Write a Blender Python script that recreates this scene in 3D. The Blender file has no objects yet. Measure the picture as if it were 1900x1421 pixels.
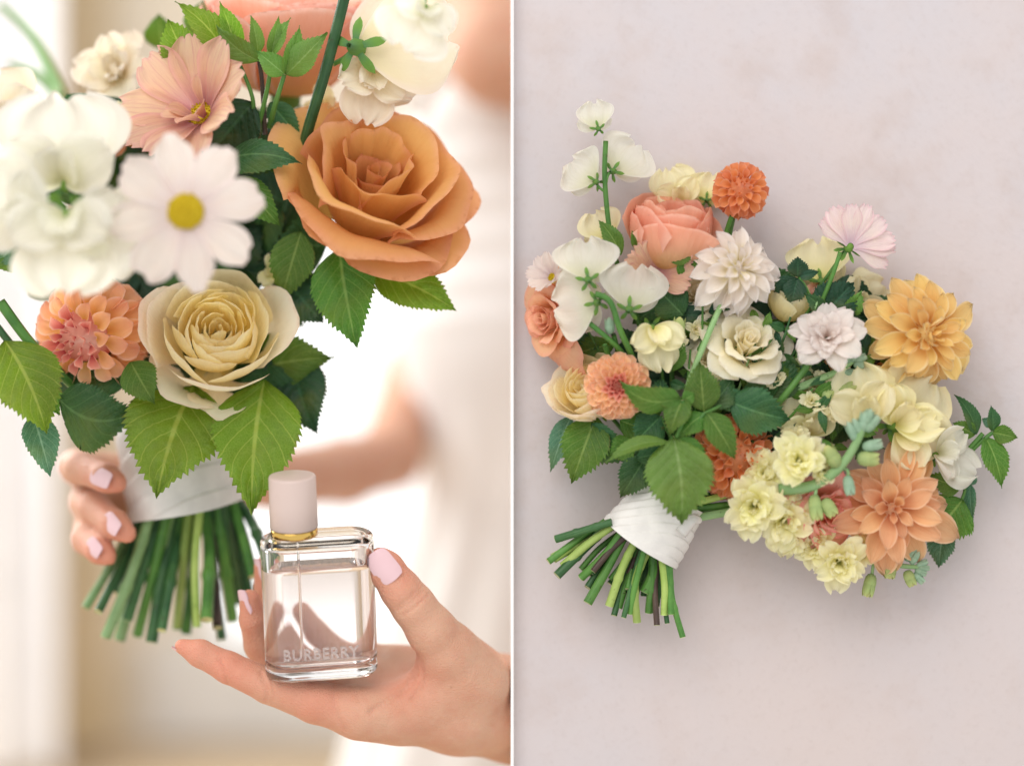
import bpy, math
import numpy as np
from mathutils import Vector

# ------------------------------------------------------------------ camera, world, lights, exposure
S = 0.46 / 1900.0          # metres per photograph pixel at the focus plane
DIST = 1.10                # camera to the plane y = 0
DPX = DIST / S
sc = bpy.context.scene
cam_d = bpy.data.cameras.new("camera")
cam = bpy.data.objects.new("camera", cam_d)
sc.collection.objects.link(cam)
cam.location = (0.0, -DIST, 0.0)
cam.rotation_euler = (math.pi / 2, 0, 0)
cam_d.sensor_width = 36.0
cam_d.lens = 36.0 * DIST / 0.46
cam_d.clip_start = 0.05
cam_d.clip_end = 60.0
cam_d.dof.use_dof = True
cam_d.dof.focus_distance = DIST - 18 * S
cam_d.dof.aperture_fstop = 1.8
cam_d.dof.aperture_blades = 0
sc.camera = cam
world = bpy.data.worlds.new("World")
sc.world = world
world.use_nodes = True
bg = world.node_tree.nodes["Background"]
bg.inputs[0].default_value = (1.0, 0.985, 0.972, 1)
bg.inputs[1].default_value = 0.98


def area(name, loc, target, size, power, col=(1, 1, 1)):
    ld = bpy.data.lights.new(name, 'AREA')
    ld.shape = 'SQUARE'; ld.size = size; ld.energy = power; ld.color = col
    o = bpy.data.objects.new(name, ld)
    sc.collection.objects.link(o)
    o.location = loc
    o.rotation_euler = (Vector(target) - Vector(loc)).to_track_quat('-Z', 'Y').to_euler()
    return o


area("window_light", (-0.55, -1.5, 1.3), (0.05, 0.0, -0.02), 1.5, 23.0, (1.0, 0.965, 0.93))
area("back_window_light", (-0.85, 0.62, 0.55), (-0.10, 0.0, -0.02), 0.7, 14.0, (1.0, 0.99, 0.97))
sc.view_settings.view_transform = 'Standard'
sc.view_settings.look = 'None'
sc.view_settings.exposure = 0.0
sc.view_settings.gamma = 1.0
sc.view_settings.use_curve_mapping = False
sc.cycles.use_denoising = True
sc.cycles.max_bounces = 16
sc.cycles.transmission_bounces = 14
sc.cycles.diffuse_bounces = 5
sc.cycles.glossy_bounces = 6
sc.cycles.caustics_reflective = False

RNG = np.random.default_rng(7)
ORG = {}


# ------------------------------------------------------------------ helpers
def P(px, py, d=0.0):
    """photograph pixel + distance towards the camera (px) -> point in the room"""
    k = (DPX - d) / DPX
    return np.array([(px - 950.0) * S * k, -d * S, (710.5 - py) * S * k])


def KS(d):
    return S * (DPX - d) / DPX


def lin(c):
    c = np.array(c, float) / 255.0
    return tuple(np.where(c <= 0.04045, c / 12.92, ((c + 0.055) / 1.055) ** 2.4))


def rgba(c):
    return (*lin(c), 1.0)


def unit(v):
    v = np.asarray(v, float)
    return v / max(np.linalg.norm(v), 1e-12)


def tag(o, label=None, cat=None, group=None, kind=None):
    if label: o["label"] = label
    if cat: o["category"] = cat
    if group: o["group"] = group
    if kind: o["kind"] = kind
    return o


def empty(name, loc):
    o = bpy.data.objects.new(name, None)
    o.empty_display_size = 0.01
    sc.collection.objects.link(o)
    o.location = loc
    ORG[o.name] = np.asarray(loc, float)
    return o


def mk(name, V, F, mat, parent=None, origin=None, uv=None, label=None, smooth=True, att=None):
    V = np.asarray(V, float)
    po = ORG[parent.name] if parent is not None else np.zeros(3)
    if origin is None:
        origin = po if parent is not None else V.mean(0)
    origin = np.asarray(origin, float)
    me = bpy.data.meshes.new(name)
    me.from_pydata((V - origin).tolist(), [], F if isinstance(F, list) else F.tolist())
    if smooth:
        me.polygons.foreach_set("use_smooth", np.ones(len(me.polygons), bool))
    if uv is not None:
        lay = me.uv_layers.new(name="UVMap")
        li = np.zeros(len(me.loops), np.int32)
        me.loops.foreach_get("vertex_index", li)
        lay.data.foreach_set("uv", np.asarray(uv, np.float32)[li].ravel())
    if att is not None:
        a = me.attributes.new("tint", 'FLOAT', 'POINT')
        a.data.foreach_set("value", np.asarray(att, np.float32))
    me.materials.append(mat)
    me.update()
    o = bpy.data.objects.new(name, me)
    sc.collection.objects.link(o)
    o.location = origin - po
    if parent is not None:
        o.parent = parent
    ORG[o.name] = origin
    if label: o["label"] = label
    return o


_GF = {}


def gfaces(nu, nv):
    if (nu, nv) not in _GF:
        i, j = np.meshgrid(np.arange(nu - 1), np.arange(nv - 1), indexing='ij')
        a = (i * nv + j).ravel()
        _GF[(nu, nv)] = np.stack([a, a + 1, a + nv + 1, a + nv], 1)
    return _GF[(nu, nv)]


def merge(parts):
    Vs, Fs, Us, n = [], [], [], 0
    for V, F, U in parts:
        Vs.append(V); Us.append(U)
        Fs += [[k + n for k in f] for f in (F if isinstance(F, list) else F.tolist())]
        n += len(V)
    return np.concatenate(Vs), Fs, np.concatenate(Us)


# ------------------------------------------------------------------ materials
class NT:
    def __init__(self, name):
        self.m = bpy.data.materials.new(name)
        self.m.use_nodes = True
        self.t = self.m.node_tree
        self.t.nodes.clear()
        self.out = self.n('ShaderNodeOutputMaterial')

    def n(self, t, **kw):
        x = self.t.nodes.new(t)
        for k, v in kw.items():
            setattr(x, k, v)
        return x

    def l(self, a, b):
        self.t.links.new(a, b)

    def val(self, sock, v):
        if hasattr(v, 'is_linked') or hasattr(v, 'links'):
            self.l(v, sock)
        else:
            sock.default_value = v

    def math(self, op, a, b=None, c=None, clamp=False):
        x = self.n('ShaderNodeMath', operation=op)
        x.use_clamp = clamp
        self.val(x.inputs[0], a)
        if b is not None: self.val(x.inputs[1], b)
        if c is not None: self.val(x.inputs[2], c)
        return x.outputs[0]

    def mix(self, fac, a, b, blend='MIX'):
        x = self.n('ShaderNodeMix', data_type='RGBA', blend_type=blend)
        self.val(x.inputs[0], fac)
        self.val(x.inputs[6], a)
        self.val(x.inputs[7], b)
        return x.outputs[2]

    def ramp(self, fac, stops):
        r = self.n('ShaderNodeValToRGB')
        e = r.color_ramp.elements
        while len(e) < len(stops):
            e.new(0.5)
        for k, (p, c) in enumerate(stops):
            e[k].position = p
            e[k].color = c
        self.val(r.inputs[0], fac)
        return r.outputs[0]

    def noise(self, vec, scale, detail=3, rough=0.5):
        x = self.n('ShaderNodeTexNoise')
        if vec is not None: self.l(vec, x.inputs['Vector'])
        x.inputs['Scale'].default_value = scale
        x.inputs['Detail'].default_value = detail
        x.inputs['Roughness'].default_value = rough
        return x.outputs[0]

    def smooth(self, v, a, b):
        x = self.n('ShaderNodeMapRange', interpolation_type='SMOOTHSTEP')
        self.val(x.inputs[0], v)
        x.inputs[1].default_value = a
        x.inputs[2].default_value = b
        return x.outputs[0]

    def bump(self, h, strength, dist):
        b = self.n('ShaderNodeBump')
        b.inputs['Strength'].default_value = strength
        b.inputs['Distance'].default_value = dist
        self.l(h, b.inputs['Height'])
        return b.outputs[0]

    def principled(self, col, rough=0.5, spec=0.3, normal=None, **kw):
        p = self.n('ShaderNodeBsdfPrincipled')
        self.val(p.inputs['Base Color'], col)
        self.val(p.inputs['Roughness'], rough)
        p.inputs['Specular IOR Level'].default_value = spec
        if normal is not None: self.l(normal, p.inputs['Normal'])
        for k, v in kw.items():
            self.val(p.inputs[k], v)
        return p.outputs[0]

    def done(self, sh):
        self.l(sh, self.out.inputs[0])
        return self.m


# pigment of thin petals: paler than the colour a whole bloom shows
LIGHT = dict(
             cosmos_lilac=0.25, )


def petal_mat(name, base, mid, tip, edge=None, streak=0.25, transl=0.38, vary=0.06, pm=0.5, rough=0.6, ew=(0.75, 1.0), vein=None):
    li = LIGHT.get(name, 0.0)
    base, mid, tip, edge, vein = [None if c is None else tuple(np.array(c) + (np.array([255, 253, 248]) - np.array(c)) * li) for c in (base, mid, tip, edge, vein)]
    t = NT(name)
    uv = t.n('ShaderNodeUVMap').outputs[0]
    sep = t.n('ShaderNodeSeparateXYZ'); t.l(uv, sep.inputs[0])
    U, V = sep.outputs[0], sep.outputs[1]
    col = t.ramp(V, [(0.0, rgba(base)), (pm, rgba(mid)), (1.0, rgba(tip))])
    if edge is not None:
        av = t.math('ABSOLUTE', t.math('MULTIPLY_ADD', U, 2.0, -1.0))
        e = t.math('MAXIMUM', t.smooth(av, *ew), t.smooth(V, 0.90, 1.0))
        col = t.mix(t.math('MULTIPLY', e, 0.8), col, rgba(edge))
    mp = t.n('ShaderNodeMapping'); t.l(uv, mp.inputs[0])
    mp.inputs['Scale'].default_value = (14, 1.1, 1)
    oi = t.n('ShaderNodeObjectInfo')
    cmb = t.n('ShaderNodeCombineXYZ'); t.l(oi.outputs['Random'], cmb.inputs[2])
    va = t.n('ShaderNodeVectorMath', operation='MULTIPLY_ADD')
    t.l(cmb.outputs[0], va.inputs[0]); va.inputs[1].default_value = (0, 0, 40); t.l(mp.outputs[0], va.inputs[2])
    n1 = t.noise(va.outputs[0], 1.6, 4, 0.6)
    dark = vein if vein else tuple(np.array(mid) * np.array([0.97, 0.89, 0.85]))
    col = t.mix(t.math('MULTIPLY', t.smooth(n1, 0.45, 0.72), streak), col, rgba(dark))
    tcp = t.n('ShaderNodeTexCoord').outputs['Object']
    nb_ = t.noise(tcp, 120, 3, 0.6)
    col = t.mix(t.math('MULTIPLY', t.smooth(nb_, 0.42, 0.75), 0.30), col, rgba(tuple(0.5 * np.array(dark) + 0.5 * np.array(tip))))
    rim = t.math('MULTIPLY', t.smooth(V, 0.955, 1.0), t.smooth(t.noise(tcp, 260, 2, 0.5), 0.5, 0.66))
    col = t.mix(t.math('MULTIPLY', rim, 0.45), col, rgba(tuple(np.array(mid) * np.array([0.82, 0.70, 0.62]))))
    hs = t.n('ShaderNodeHueSaturation')
    t.l(col, hs.inputs['Color'])
    t.l(t.math('MULTIPLY_ADD', oi.outputs['Random'], vary * 2, 1 - vary), hs.inputs['Value'])
    t.l(t.math('MULTIPLY_ADD', oi.outputs['Random'], 0.016, 0.492), hs.inputs['Hue'])
    col = hs.outputs[0]
    bmp = t.bump(t.math('ADD', n1, t.math('MULTIPLY', nb_, 0.8)), 0.6, 0.0007)
    p = t.principled(col, rough, 0.22, bmp)
    tr = t.n('ShaderNodeBsdfTranslucent')
    sat = t.n('ShaderNodeHueSaturation'); sat.inputs['Saturation'].default_value = 1.0
    t.l(col, sat.inputs['Color']); t.l(sat.outputs[0], tr.inputs[0]); t.l(bmp, tr.inputs['Normal'])
    ms = t.n('ShaderNodeMixShader'); ms.inputs[0].default_value = transl
    t.l(p, ms.inputs[1]); t.l(tr.outputs[0], ms.inputs[2])
    return t.done(ms.outputs[0])


LV_N, LV_S = 7.0, 0.34


def leaf_mat(name, top, veinc, under, rough=0.4, transl=0.35, blot=0.35, spec=0.35):
    t = NT(name)
    uv = t.n('ShaderNodeUVMap').outputs[0]
    sep = t.n('ShaderNodeSeparateXYZ'); t.l(uv, sep.inputs[0])
    av = t.math('ABSOLUTE', t.math('MULTIPLY_ADD', sep.outputs[0], 2.0, -1.0))
    ph = t.math('FRACT', t.math('MULTIPLY', t.math('MULTIPLY_ADD', av, -LV_S, sep.outputs[1]), LV_N))
    tri = t.math('ABSOLUTE', t.math('MULTIPLY_ADD', ph, 2.0, -1.0))      # 1 at a side vein
    side = t.smooth(tri, 0.86, 0.985)
    mid = t.math('SUBTRACT', 1.0, t.smooth(av, 0.02, 0.075))
    oi = t.n('ShaderNodeObjectInfo')
    geo = t.n('ShaderNodeNewGeometry')
    tc = t.n('ShaderNodeTexCoord')
    n1 = t.noise(tc.outputs['Object'], 90, 3, 0.55)
    vor = t.n('ShaderNodeTexVoronoi', feature='DISTANCE_TO_EDGE')
    t.l(tc.outputs['Object'], vor.inputs['Vector']); vor.inputs['Scale'].default_value = 700
    fine = t.math('SUBTRACT', 1.0, t.smooth(vor.outputs[0], 0.0, 0.14))
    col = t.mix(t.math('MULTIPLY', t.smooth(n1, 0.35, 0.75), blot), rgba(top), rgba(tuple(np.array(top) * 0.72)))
    col = t.mix(t.math('MULTIPLY', fine, 0.22), col, rgba(veinc))
    col = t.mix(t.math('MULTIPLY', side, 0.62), col, rgba(veinc))
    col = t.mix(t.math('MULTIPLY', mid, 0.8), col, rgba(veinc))
    sp = t.noise(tc.outputs['Object'], 210, 2, 0.5)
    big = t.noise(tc.outputs['Object'], 34, 2, 0.5)
    col = t.mix(t.math('MULTIPLY', t.smooth(big, 0.5, 0.72), 0.4), col, t.mix(0.5, rgba(top), rgba((150, 150, 60))))
    col = t.mix(t.math('MULTIPLY', t.smooth(sp, 0.70, 0.78), 0.6), col, rgba((112, 92, 44)))
    edgebrown = t.math('MULTIPLY', t.smooth(av, 0.93, 1.0), t.smooth(n1, 0.5, 0.65))
    col = t.mix(t.math('MULTIPLY', edgebrown, 0.55), col, rgba((120, 96, 50)))
    hs = t.n('ShaderNodeHueSaturation'); t.l(col, hs.inputs['Color'])
    t.l(t.math('MULTIPLY_ADD', oi.outputs['Random'], 0.36, 0.82), hs.inputs['Value'])
    t.l(t.math('MULTIPLY_ADD', oi.outputs['Random'], 0.03, 0.485), hs.inputs['Hue'])
    col = t.mix(geo.outputs['Backfacing'], hs.outputs[0], rgba(under))
    h = t.math('ADD', t.math('MULTIPLY', fine, -0.5), t.math('MULTIPLY', side, -1.0))
    bmp = t.bump(h, 0.45, 0.0004)
    p = t.principled(col, rough, spec, bmp)
    tr = t.n('ShaderNodeBsdfTranslucent')
    tc2 = t.mix(0.75, col, rgba((150, 190, 30)), 'MIX')
    tcol = t.mix(0.55, tc2, col, 'MULTIPLY')
    t.l(t.mix(0.5, tcol, col), tr.inputs[0])
    ms = t.n('ShaderNodeMixShader'); ms.inputs[0].default_value = transl
    t.l(p, ms.inputs[1]); t.l(tr.outputs[0], ms.inputs[2])
    return t.done(ms.outputs[0])


def plain_mat(name, c1, c2=None, scale=60, rough=0.6, spec=0.25, bump=0.0, bdist=0.0005, **kw):
    t = NT(name)
    tc = t.n('ShaderNodeTexCoord').outputs['Object']
    n1 = t.noise(tc, scale, 4, 0.6)
    col = t.mix(t.smooth(n1, 0.3, 0.7), rgba(c1), rgba(c2 or c1))
    b = t.bump(n1, bump, bdist) if bump else None
    return t.done(t.principled(col, rough, spec, b, **kw))


M = {}
# ball and decorative dahlias, roses, cosmos, sweet peas, stocks
M['dahlia_peach'] = petal_mat('dahlia_peach', (248, 206, 110), (254, 214, 158), (252, 198, 164), (255, 224, 200), 0.15)
M['dahlia_coral'] = petal_mat('dahlia_coral', (242, 204, 100), (254, 206, 150), (252, 188, 158), (255, 218, 198), 0.15)
M['dahlia_orange'] = petal_mat('dahlia_orange', (222, 128, 66), (238, 154, 98), (242, 164, 122), (246, 190, 162), 0.25)
M['dahlia_white'] = petal_mat('dahlia_white', (240, 230, 170), (246, 236, 224), (246, 238, 232), (250, 245, 242), 0.08, ew=(0.6, 1))
M['dahlia_yellow'] = petal_mat('dahlia_yellow', (230, 172, 80), (248, 214, 138), (248, 218, 148), (252, 238, 194), 0.3, 0.42)
M['dahlia_apricot'] = petal_mat('dahlia_apricot', (210, 122, 72), (244, 192, 144), (247, 202, 160), (251, 222, 190), 0.45, 0.42, vein=(232, 164, 116))
M['dahlia_heart'] = petal_mat('dahlia_heart', (190, 70, 80), (240, 150, 136), (252, 196, 172), (254, 222, 204), 0.15)
M['rose_caramel'] = petal_mat('rose_caramel', (222, 172, 88), (230, 178, 106), (232, 176, 114), (236, 176, 136), 0.3, 0.38, 0.06, ew=(0.80, 1.0))
M['rose_peach'] = petal_mat('rose_peach', (244, 206, 130), (248, 202, 158), (248, 198, 162), (244, 182, 158), 0.25, 0.4)
M['rose_coral'] = petal_mat('rose_coral', (240, 196, 124), (242, 180, 146), (242, 176, 154), (248, 204, 184), 0.25)
M['rose_blush'] = petal_mat('rose_blush', (250, 218, 172), (252, 206, 186), (252, 196, 180), (246, 150, 154), 0.2)
M['rose_pink'] = petal_mat('rose_pink', (238, 188, 116), (242, 178, 144), (246, 192, 172), (250, 214, 202), 0.25)
M['rose_yellow'] = petal_mat('rose_yellow', (253, 232, 160), (254, 243, 196), (254, 245, 206), (254, 246, 214), 0.06, 0.6)
M['rose_cream'] = petal_mat('rose_cream', (252, 238, 176), (253, 245, 212), (254, 248, 226), (254, 250, 236), 0.06, 0.5)
M['petal_ivory'] = petal_mat('petal_ivory', (240, 226, 186), (240, 230, 204), (240, 232, 214), (242, 230, 216), 0.10)
M['rose_ivory'] = petal_mat('rose_ivory', (253, 238, 190), (254, 246, 220), (254, 247, 228), (252, 238, 220), 0.06, 0.5)
M['cosmos_pink'] = petal_mat('cosmos_pink', (206, 140, 160), (232, 190, 158), (236, 202, 172), (238, 190, 178), 0.6, vein=(214, 150, 148))
M['cosmos_white'] = petal_mat('cosmos_white', (222, 204, 210), (236, 226, 220), (238, 230, 224), (238, 226, 224), 0.3, 0.45)
M['cosmos_lilac'] = petal_mat('cosmos_lilac', (222, 190, 206), (240, 220, 210), (240, 214, 214), (226, 180, 190), 0.45, vein=(214, 176, 196))
M['pea'] = petal_mat('pea', (228, 227, 190), (241, 239, 226), (242, 240, 230), (244, 242, 234), 0.4, 0.5, vein=(228, 226, 206))
M['pea_yellow'] = petal_mat('pea_yellow', (240, 232, 140), (252, 246, 204), (253, 248, 216), (253, 248, 208), 0.12, 0.4)
M['lace'] = petal_mat('lace', (240, 214, 200), (245, 235, 228), (246, 239, 234), (246, 236, 234), 0.14)
M['stock'] = petal_mat('stock', (204, 214, 106), (251, 247, 190), (253, 250, 212), (253, 251, 218), 0.15, 0.45)
M['bud_green'] = petal_mat('bud_green', (128, 160, 104), (176, 194, 126), (226, 224, 150), None, 0.35, 0.15)
M['bud_sage'] = petal_mat('bud_sage', (132, 170, 138), (162, 194, 166), (196, 214, 186), None, 0.35, 0.15)
M['calyx'] = petal_mat('calyx', (86, 128, 92), (110, 152, 72), (128, 168, 76), None, 0.3, 0.2)
M['cosmos_eye'] = plain_mat('cosmos_eye', (190, 165, 30), (226, 200, 60), 900, 0.8, 0.1, 0.8, 0.001)
M['eye_dark'] = plain_mat('eye_dark', (70, 40, 30), (130, 90, 30), 900, 0.8, 0.1, 0.6, 0.001)
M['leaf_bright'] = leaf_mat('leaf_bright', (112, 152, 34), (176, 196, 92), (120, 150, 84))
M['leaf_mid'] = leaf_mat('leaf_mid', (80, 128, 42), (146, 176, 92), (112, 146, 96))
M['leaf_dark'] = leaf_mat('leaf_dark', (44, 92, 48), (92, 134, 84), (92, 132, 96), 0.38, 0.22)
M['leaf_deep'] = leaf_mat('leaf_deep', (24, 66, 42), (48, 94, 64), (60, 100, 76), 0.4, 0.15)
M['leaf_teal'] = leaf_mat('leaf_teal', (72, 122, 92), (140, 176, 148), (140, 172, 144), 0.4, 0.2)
M['leaf_light'] = leaf_mat('leaf_light', (110, 156, 66), (150, 186, 110), (130, 164, 100))


def stem_mat(name, c1, c2):
    t = NT(name)
    tc = t.n('ShaderNodeTexCoord').outputs['Object']
    uv = t.n('ShaderNodeUVMap').outputs[0]
    sep = t.n('ShaderNodeSeparateXYZ'); t.l(uv, sep.inputs[0])
    n1 = t.noise(tc, 60, 4, 0.6); n2 = t.noise(tc, 420, 2, 0.5)
    mp = t.n('ShaderNodeMapping'); t.l(uv, mp.inputs[0]); mp.inputs['Scale'].default_value = (9, 0.6, 1)
    n3 = t.noise(mp.outputs[0], 2, 3, 0.6)
    col = t.mix(t.smooth(n1, 0.3, 0.7), rgba(c1), rgba(c2))
    col = t.mix(t.math('MULTIPLY', t.smooth(n3, 0.5, 0.75), 0.5), col, rgba(tuple(np.array(c2) * 0.5 + np.array((170, 180, 120)) * 0.5)))
    col = t.mix(t.math('MULTIPLY', t.smooth(n2, 0.66, 0.74), 0.7), col, rgba((66, 54, 34)))
    col = t.mix(t.math('MULTIPLY', t.smooth(sep.outputs[1], 0.985, 0.999), 0.85), col, rgba((196, 200, 146)))
    oi = t.n('ShaderNodeObjectInfo')
    hs = t.n('ShaderNodeHueSaturation'); t.l(col, hs.inputs['Color'])
    t.l(t.math('MULTIPLY_ADD', oi.outputs['Random'], 0.5, 0.75), hs.inputs['Value'])
    return t.done(t.principled(hs.outputs[0], 0.42, 0.35, t.bump(t.math('ADD', n3, n2), 0.35, 0.0005)))


M['stem'] = stem_mat('stem', (56, 104, 44), (88, 136, 60))
M['stem_dark'] = stem_mat('stem_dark', (34, 76, 44), (60, 100, 56))
M['stem_light'] = stem_mat('stem_light', (138, 168, 78), (168, 190, 104))
M['stem_sage'] = stem_mat('stem_sage', (116, 156, 96), (142, 176, 122))
M['stem_purple'] = stem_mat('stem_purple', (58, 44, 44), (84, 66, 58))
M['cut'] = plain_mat('cut', (206, 210, 160), (224, 222, 180), 300)


# ------------------------------------------------------------------ flower geometry (all in px units, x = radial, z = flower axis)
def prof_dahlia(u, p=0.6, base=0.32):
    t = np.clip((u - 0.55) / 0.45, 0, 1)
    a = np.clip(u / 0.55, 0, 1)
    return (base + (1 - base) * a * a * (3 - 2 * a)) * np.power(np.clip(1 - t * t, 0, 1), p)


def prof_cosmos(u, p=0.3, base=0.22):
    a = np.clip(u / 0.72, 0, 1)
    t = np.clip((u - 0.72) / 0.28, 0, 1)
    return (base + (1 - base) * a * a * (3 - 2 * a)) * (1 - 0.38 * t ** 2.2)


def prof_fan(u, p=0.5, base=0.16):
    t = np.clip((u - 0.62) / 0.38, 0, 1)
    a = np.clip(u / 0.62, 0, 1)
    return (base + (1 - base) * np.sin(a * math.pi / 2) ** 0.9) * (1 - 0.62 * t ** 2.4)


def petal(L, W, e0, e1, phi, r0=0., h0=0., prof=prof_dahlia, p=0.6, base=0.32, cup=0.3, pe=1.0, notch=0., nteeth=0, ruf=0., rf=3., seed=0., twist=0., nu=9, nv=7, lat=0.):
    u = np.linspace(0, 1, nu)[:, None] * np.ones((1, nv))
    v = np.linspace(-1, 1, nv)[None, :] * np.ones((nu, 1))
    ub = np.linspace(0, 1, 25)
    e = e0 + (e1 - e0) * ub ** pe
    X = np.concatenate([[0], np.cumsum((np.cos(e[1:]) + np.cos(e[:-1])) / 2)]) / 24
    Z = np.concatenate([[0], np.cumsum((np.sin(e[1:]) + np.sin(e[:-1])) / 2)]) / 24
    lf = 1 - notch * np.abs(v) ** 2 if notch >= 0 else 1 + notch * (1 - np.abs(v)) ** 2
    if nteeth:
        lf = lf + 0.05 * np.cos(nteeth * math.pi * v + seed)
    uu = np.clip(u * (1 - u * (1 - lf)), 0, 1.2)
    x = np.interp(uu, ub, X) * L
    z = np.interp(uu, ub, Z) * L
    ee = e0 + (e1 - e0) * np.clip(uu, 0, 1) ** pe
    w = W / 2 * prof(u, p, base)
    off = w * cup * v * v + ruf * L * u * u * np.sin(rf * math.pi * v + seed) * (0.25 + np.abs(v)) + 0.4 * ruf * L * u ** 3 * np.cos(2.1 * rf * v + 3 * seed)
    off = off + twist * v * w * u
    y = v * w * (1 - 0.18 * abs(cup)) + lat * L * u * u
    px_ = r0 + x - np.sin(ee) * off
    pz = h0 + z + np.cos(ee) * off
    c, s = math.cos(phi), math.sin(phi)
    V = np.stack([px_ * c - y * s, px_ * s + y * c, pz], -1).reshape(-1, 3)
    UV = np.stack([(v + 1) / 2, u], -1).reshape(-1, 2)
    return V, gfaces(nu, nv), UV


def rose_petal(phi, ha, r0, z0, r1, z1, flare=0., droop=0., pw=0.6, corner=0.16, tip=0.0, ruf=0.02, sp=0.06, seed=0., nu=11, nv=17, pinch=0.4, zp=1.0, roll=0.0, close=0.0):
    t = np.linspace(0, 1, nu)[:, None] * np.ones((1, nv))
    q = np.linspace(-1, 1, nv)[None, :] * np.ones((nu, 1))
    tt = t * (1 - corner * np.abs(q) ** 3 + tip * np.exp(-(q / 0.22) ** 2) * t)
    ph = phi + q * ha * (pinch + (1 - pinch) * np.clip(tt, 0, 1) ** 0.6)
    lip = np.clip(tt - 0.68, 0, 1) / 0.32
    r = r0 + (r1 - r0) * np.clip(tt, 0, 2) ** pw
    size = max(r1, abs(z1 - z0))
    r = r * (1 + sp * q) + flare * lip ** 2
    z = z0 + (z1 - z0) * np.clip(tt, 0, 2) ** zp - droop * lip ** 2
    wv = ruf * size * t ** 2 * (np.sin(3.3 * q + seed) + 0.6 * np.sin(7.1 * q + 2.3 * seed) + 0.35 * np.sin(12.7 * q + 1.7 * seed))
    r = r + wv
    z = z + 0.5 * ruf * size * t ** 3 * np.sin(5.3 * q + 3.1 * seed)
    asym = 1 + 0.5 * np.sin(seed * 1.7) * np.sign(q)
    r = r * (1 - close * np.clip(tt, 0, 2) ** 3) + roll * size * asym * np.abs(q) ** 3 * t ** 2.5
    z = z - 0.55 * roll * size * asym * np.abs(q) ** 3 * t ** 2.5
    V = np.stack([r * np.cos(ph), r * np.sin(ph), z], -1).reshape(-1, 3)
    UV = np.stack([(q + 1) / 2, t], -1).reshape(-1, 2)
    return V, gfaces(nu, nv), UV


def lathe(pts, n=12, squash=1.0):
    pts = np.asarray(pts, float)
    a = np.linspace(0, 2 * math.pi, n + 1)
    V = np.stack([pts[:, 0][:, None] * np.cos(a), squash * pts[:, 0][:, None] * np.sin(a), pts[:, 1][:, None] * np.ones(n + 1)], -1).reshape(-1, 3)
    u = np.linspace(0, 1, len(pts))[:, None] * np.ones(n + 1)
    UV = np.stack([np.ones((len(pts), 1)) * np.linspace(0, 1, n + 1), u], -1).reshape(-1, 2)
    return V, gfaces(len(pts), n + 1)[:, ::-1], UV


def frame(f, away=False, spin=0.0):
    fx, fz = f
    fy = math.sqrt(max(0.0, 1 - fx * fx - fz * fz)) * (-1 if away else 1)
    n = unit([fx, -fy, fz])
    up = np.array([0, 0, 1.0]) if abs(n[2]) < 0.93 else np.array([0, 1.0, 0])
    X = unit(np.cross(up, n))
    Y = np.cross(n, X)
    c, s = math.cos(math.radians(spin)), math.sin(math.radians(spin))
    return np.stack([c * X + s * Y, -s * X + c * Y, n], 1)


class Flower:
    """a part of a bouquet: own mesh = calyx or eye, children = petals"""

    def __init__(self, bouquet, name, px, py, d, f, label, core, away=False, spin=0.0, core_mat='calyx'):
        self.c = P(px, py, d)
        self.k = KS(d)
        self.R = frame(f, away, spin)
        V, F, U = core
        self.o = mk(name, self.tf(V), F, M[core_mat], bouquet, self.c, U, label)

    def tf(self, V):
        return self.c + self.k * (V @ self.R.T)

    def add(self, g, mat, name='petal'):
        V, F, U = g
        return mk(name, self.tf(V), F, M[mat] if isinstance(mat, str) else mat, self.o, None, U)


def calyx_geo(R, z0=-0.3, n=5, L=0.5, W=0.22, e0=-0.3, e1=0.5, stem=0.9, bulb=0.16):
    parts = [lathe([(0.03 * R, (z0 - stem) * R), (0.035 * R, (z0 - 0.12) * R), (bulb * R, z0 * R), (bulb * 1.05 * R, (z0 + 0.12) * R), (0.01, (z0 + 0.2) * R)], 8)]
    for i in range(n):
        parts.append(petal(L * R, W * R, e0, e1, i * 2 * math.pi / n + 0.2, bulb * 0.6 * R, z0 * R, p=0.9, base=0.6, cup=0.3, nu=6, nv=3))
    return merge(parts)


GA = math.pi * (3 - math.sqrt(5))


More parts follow.
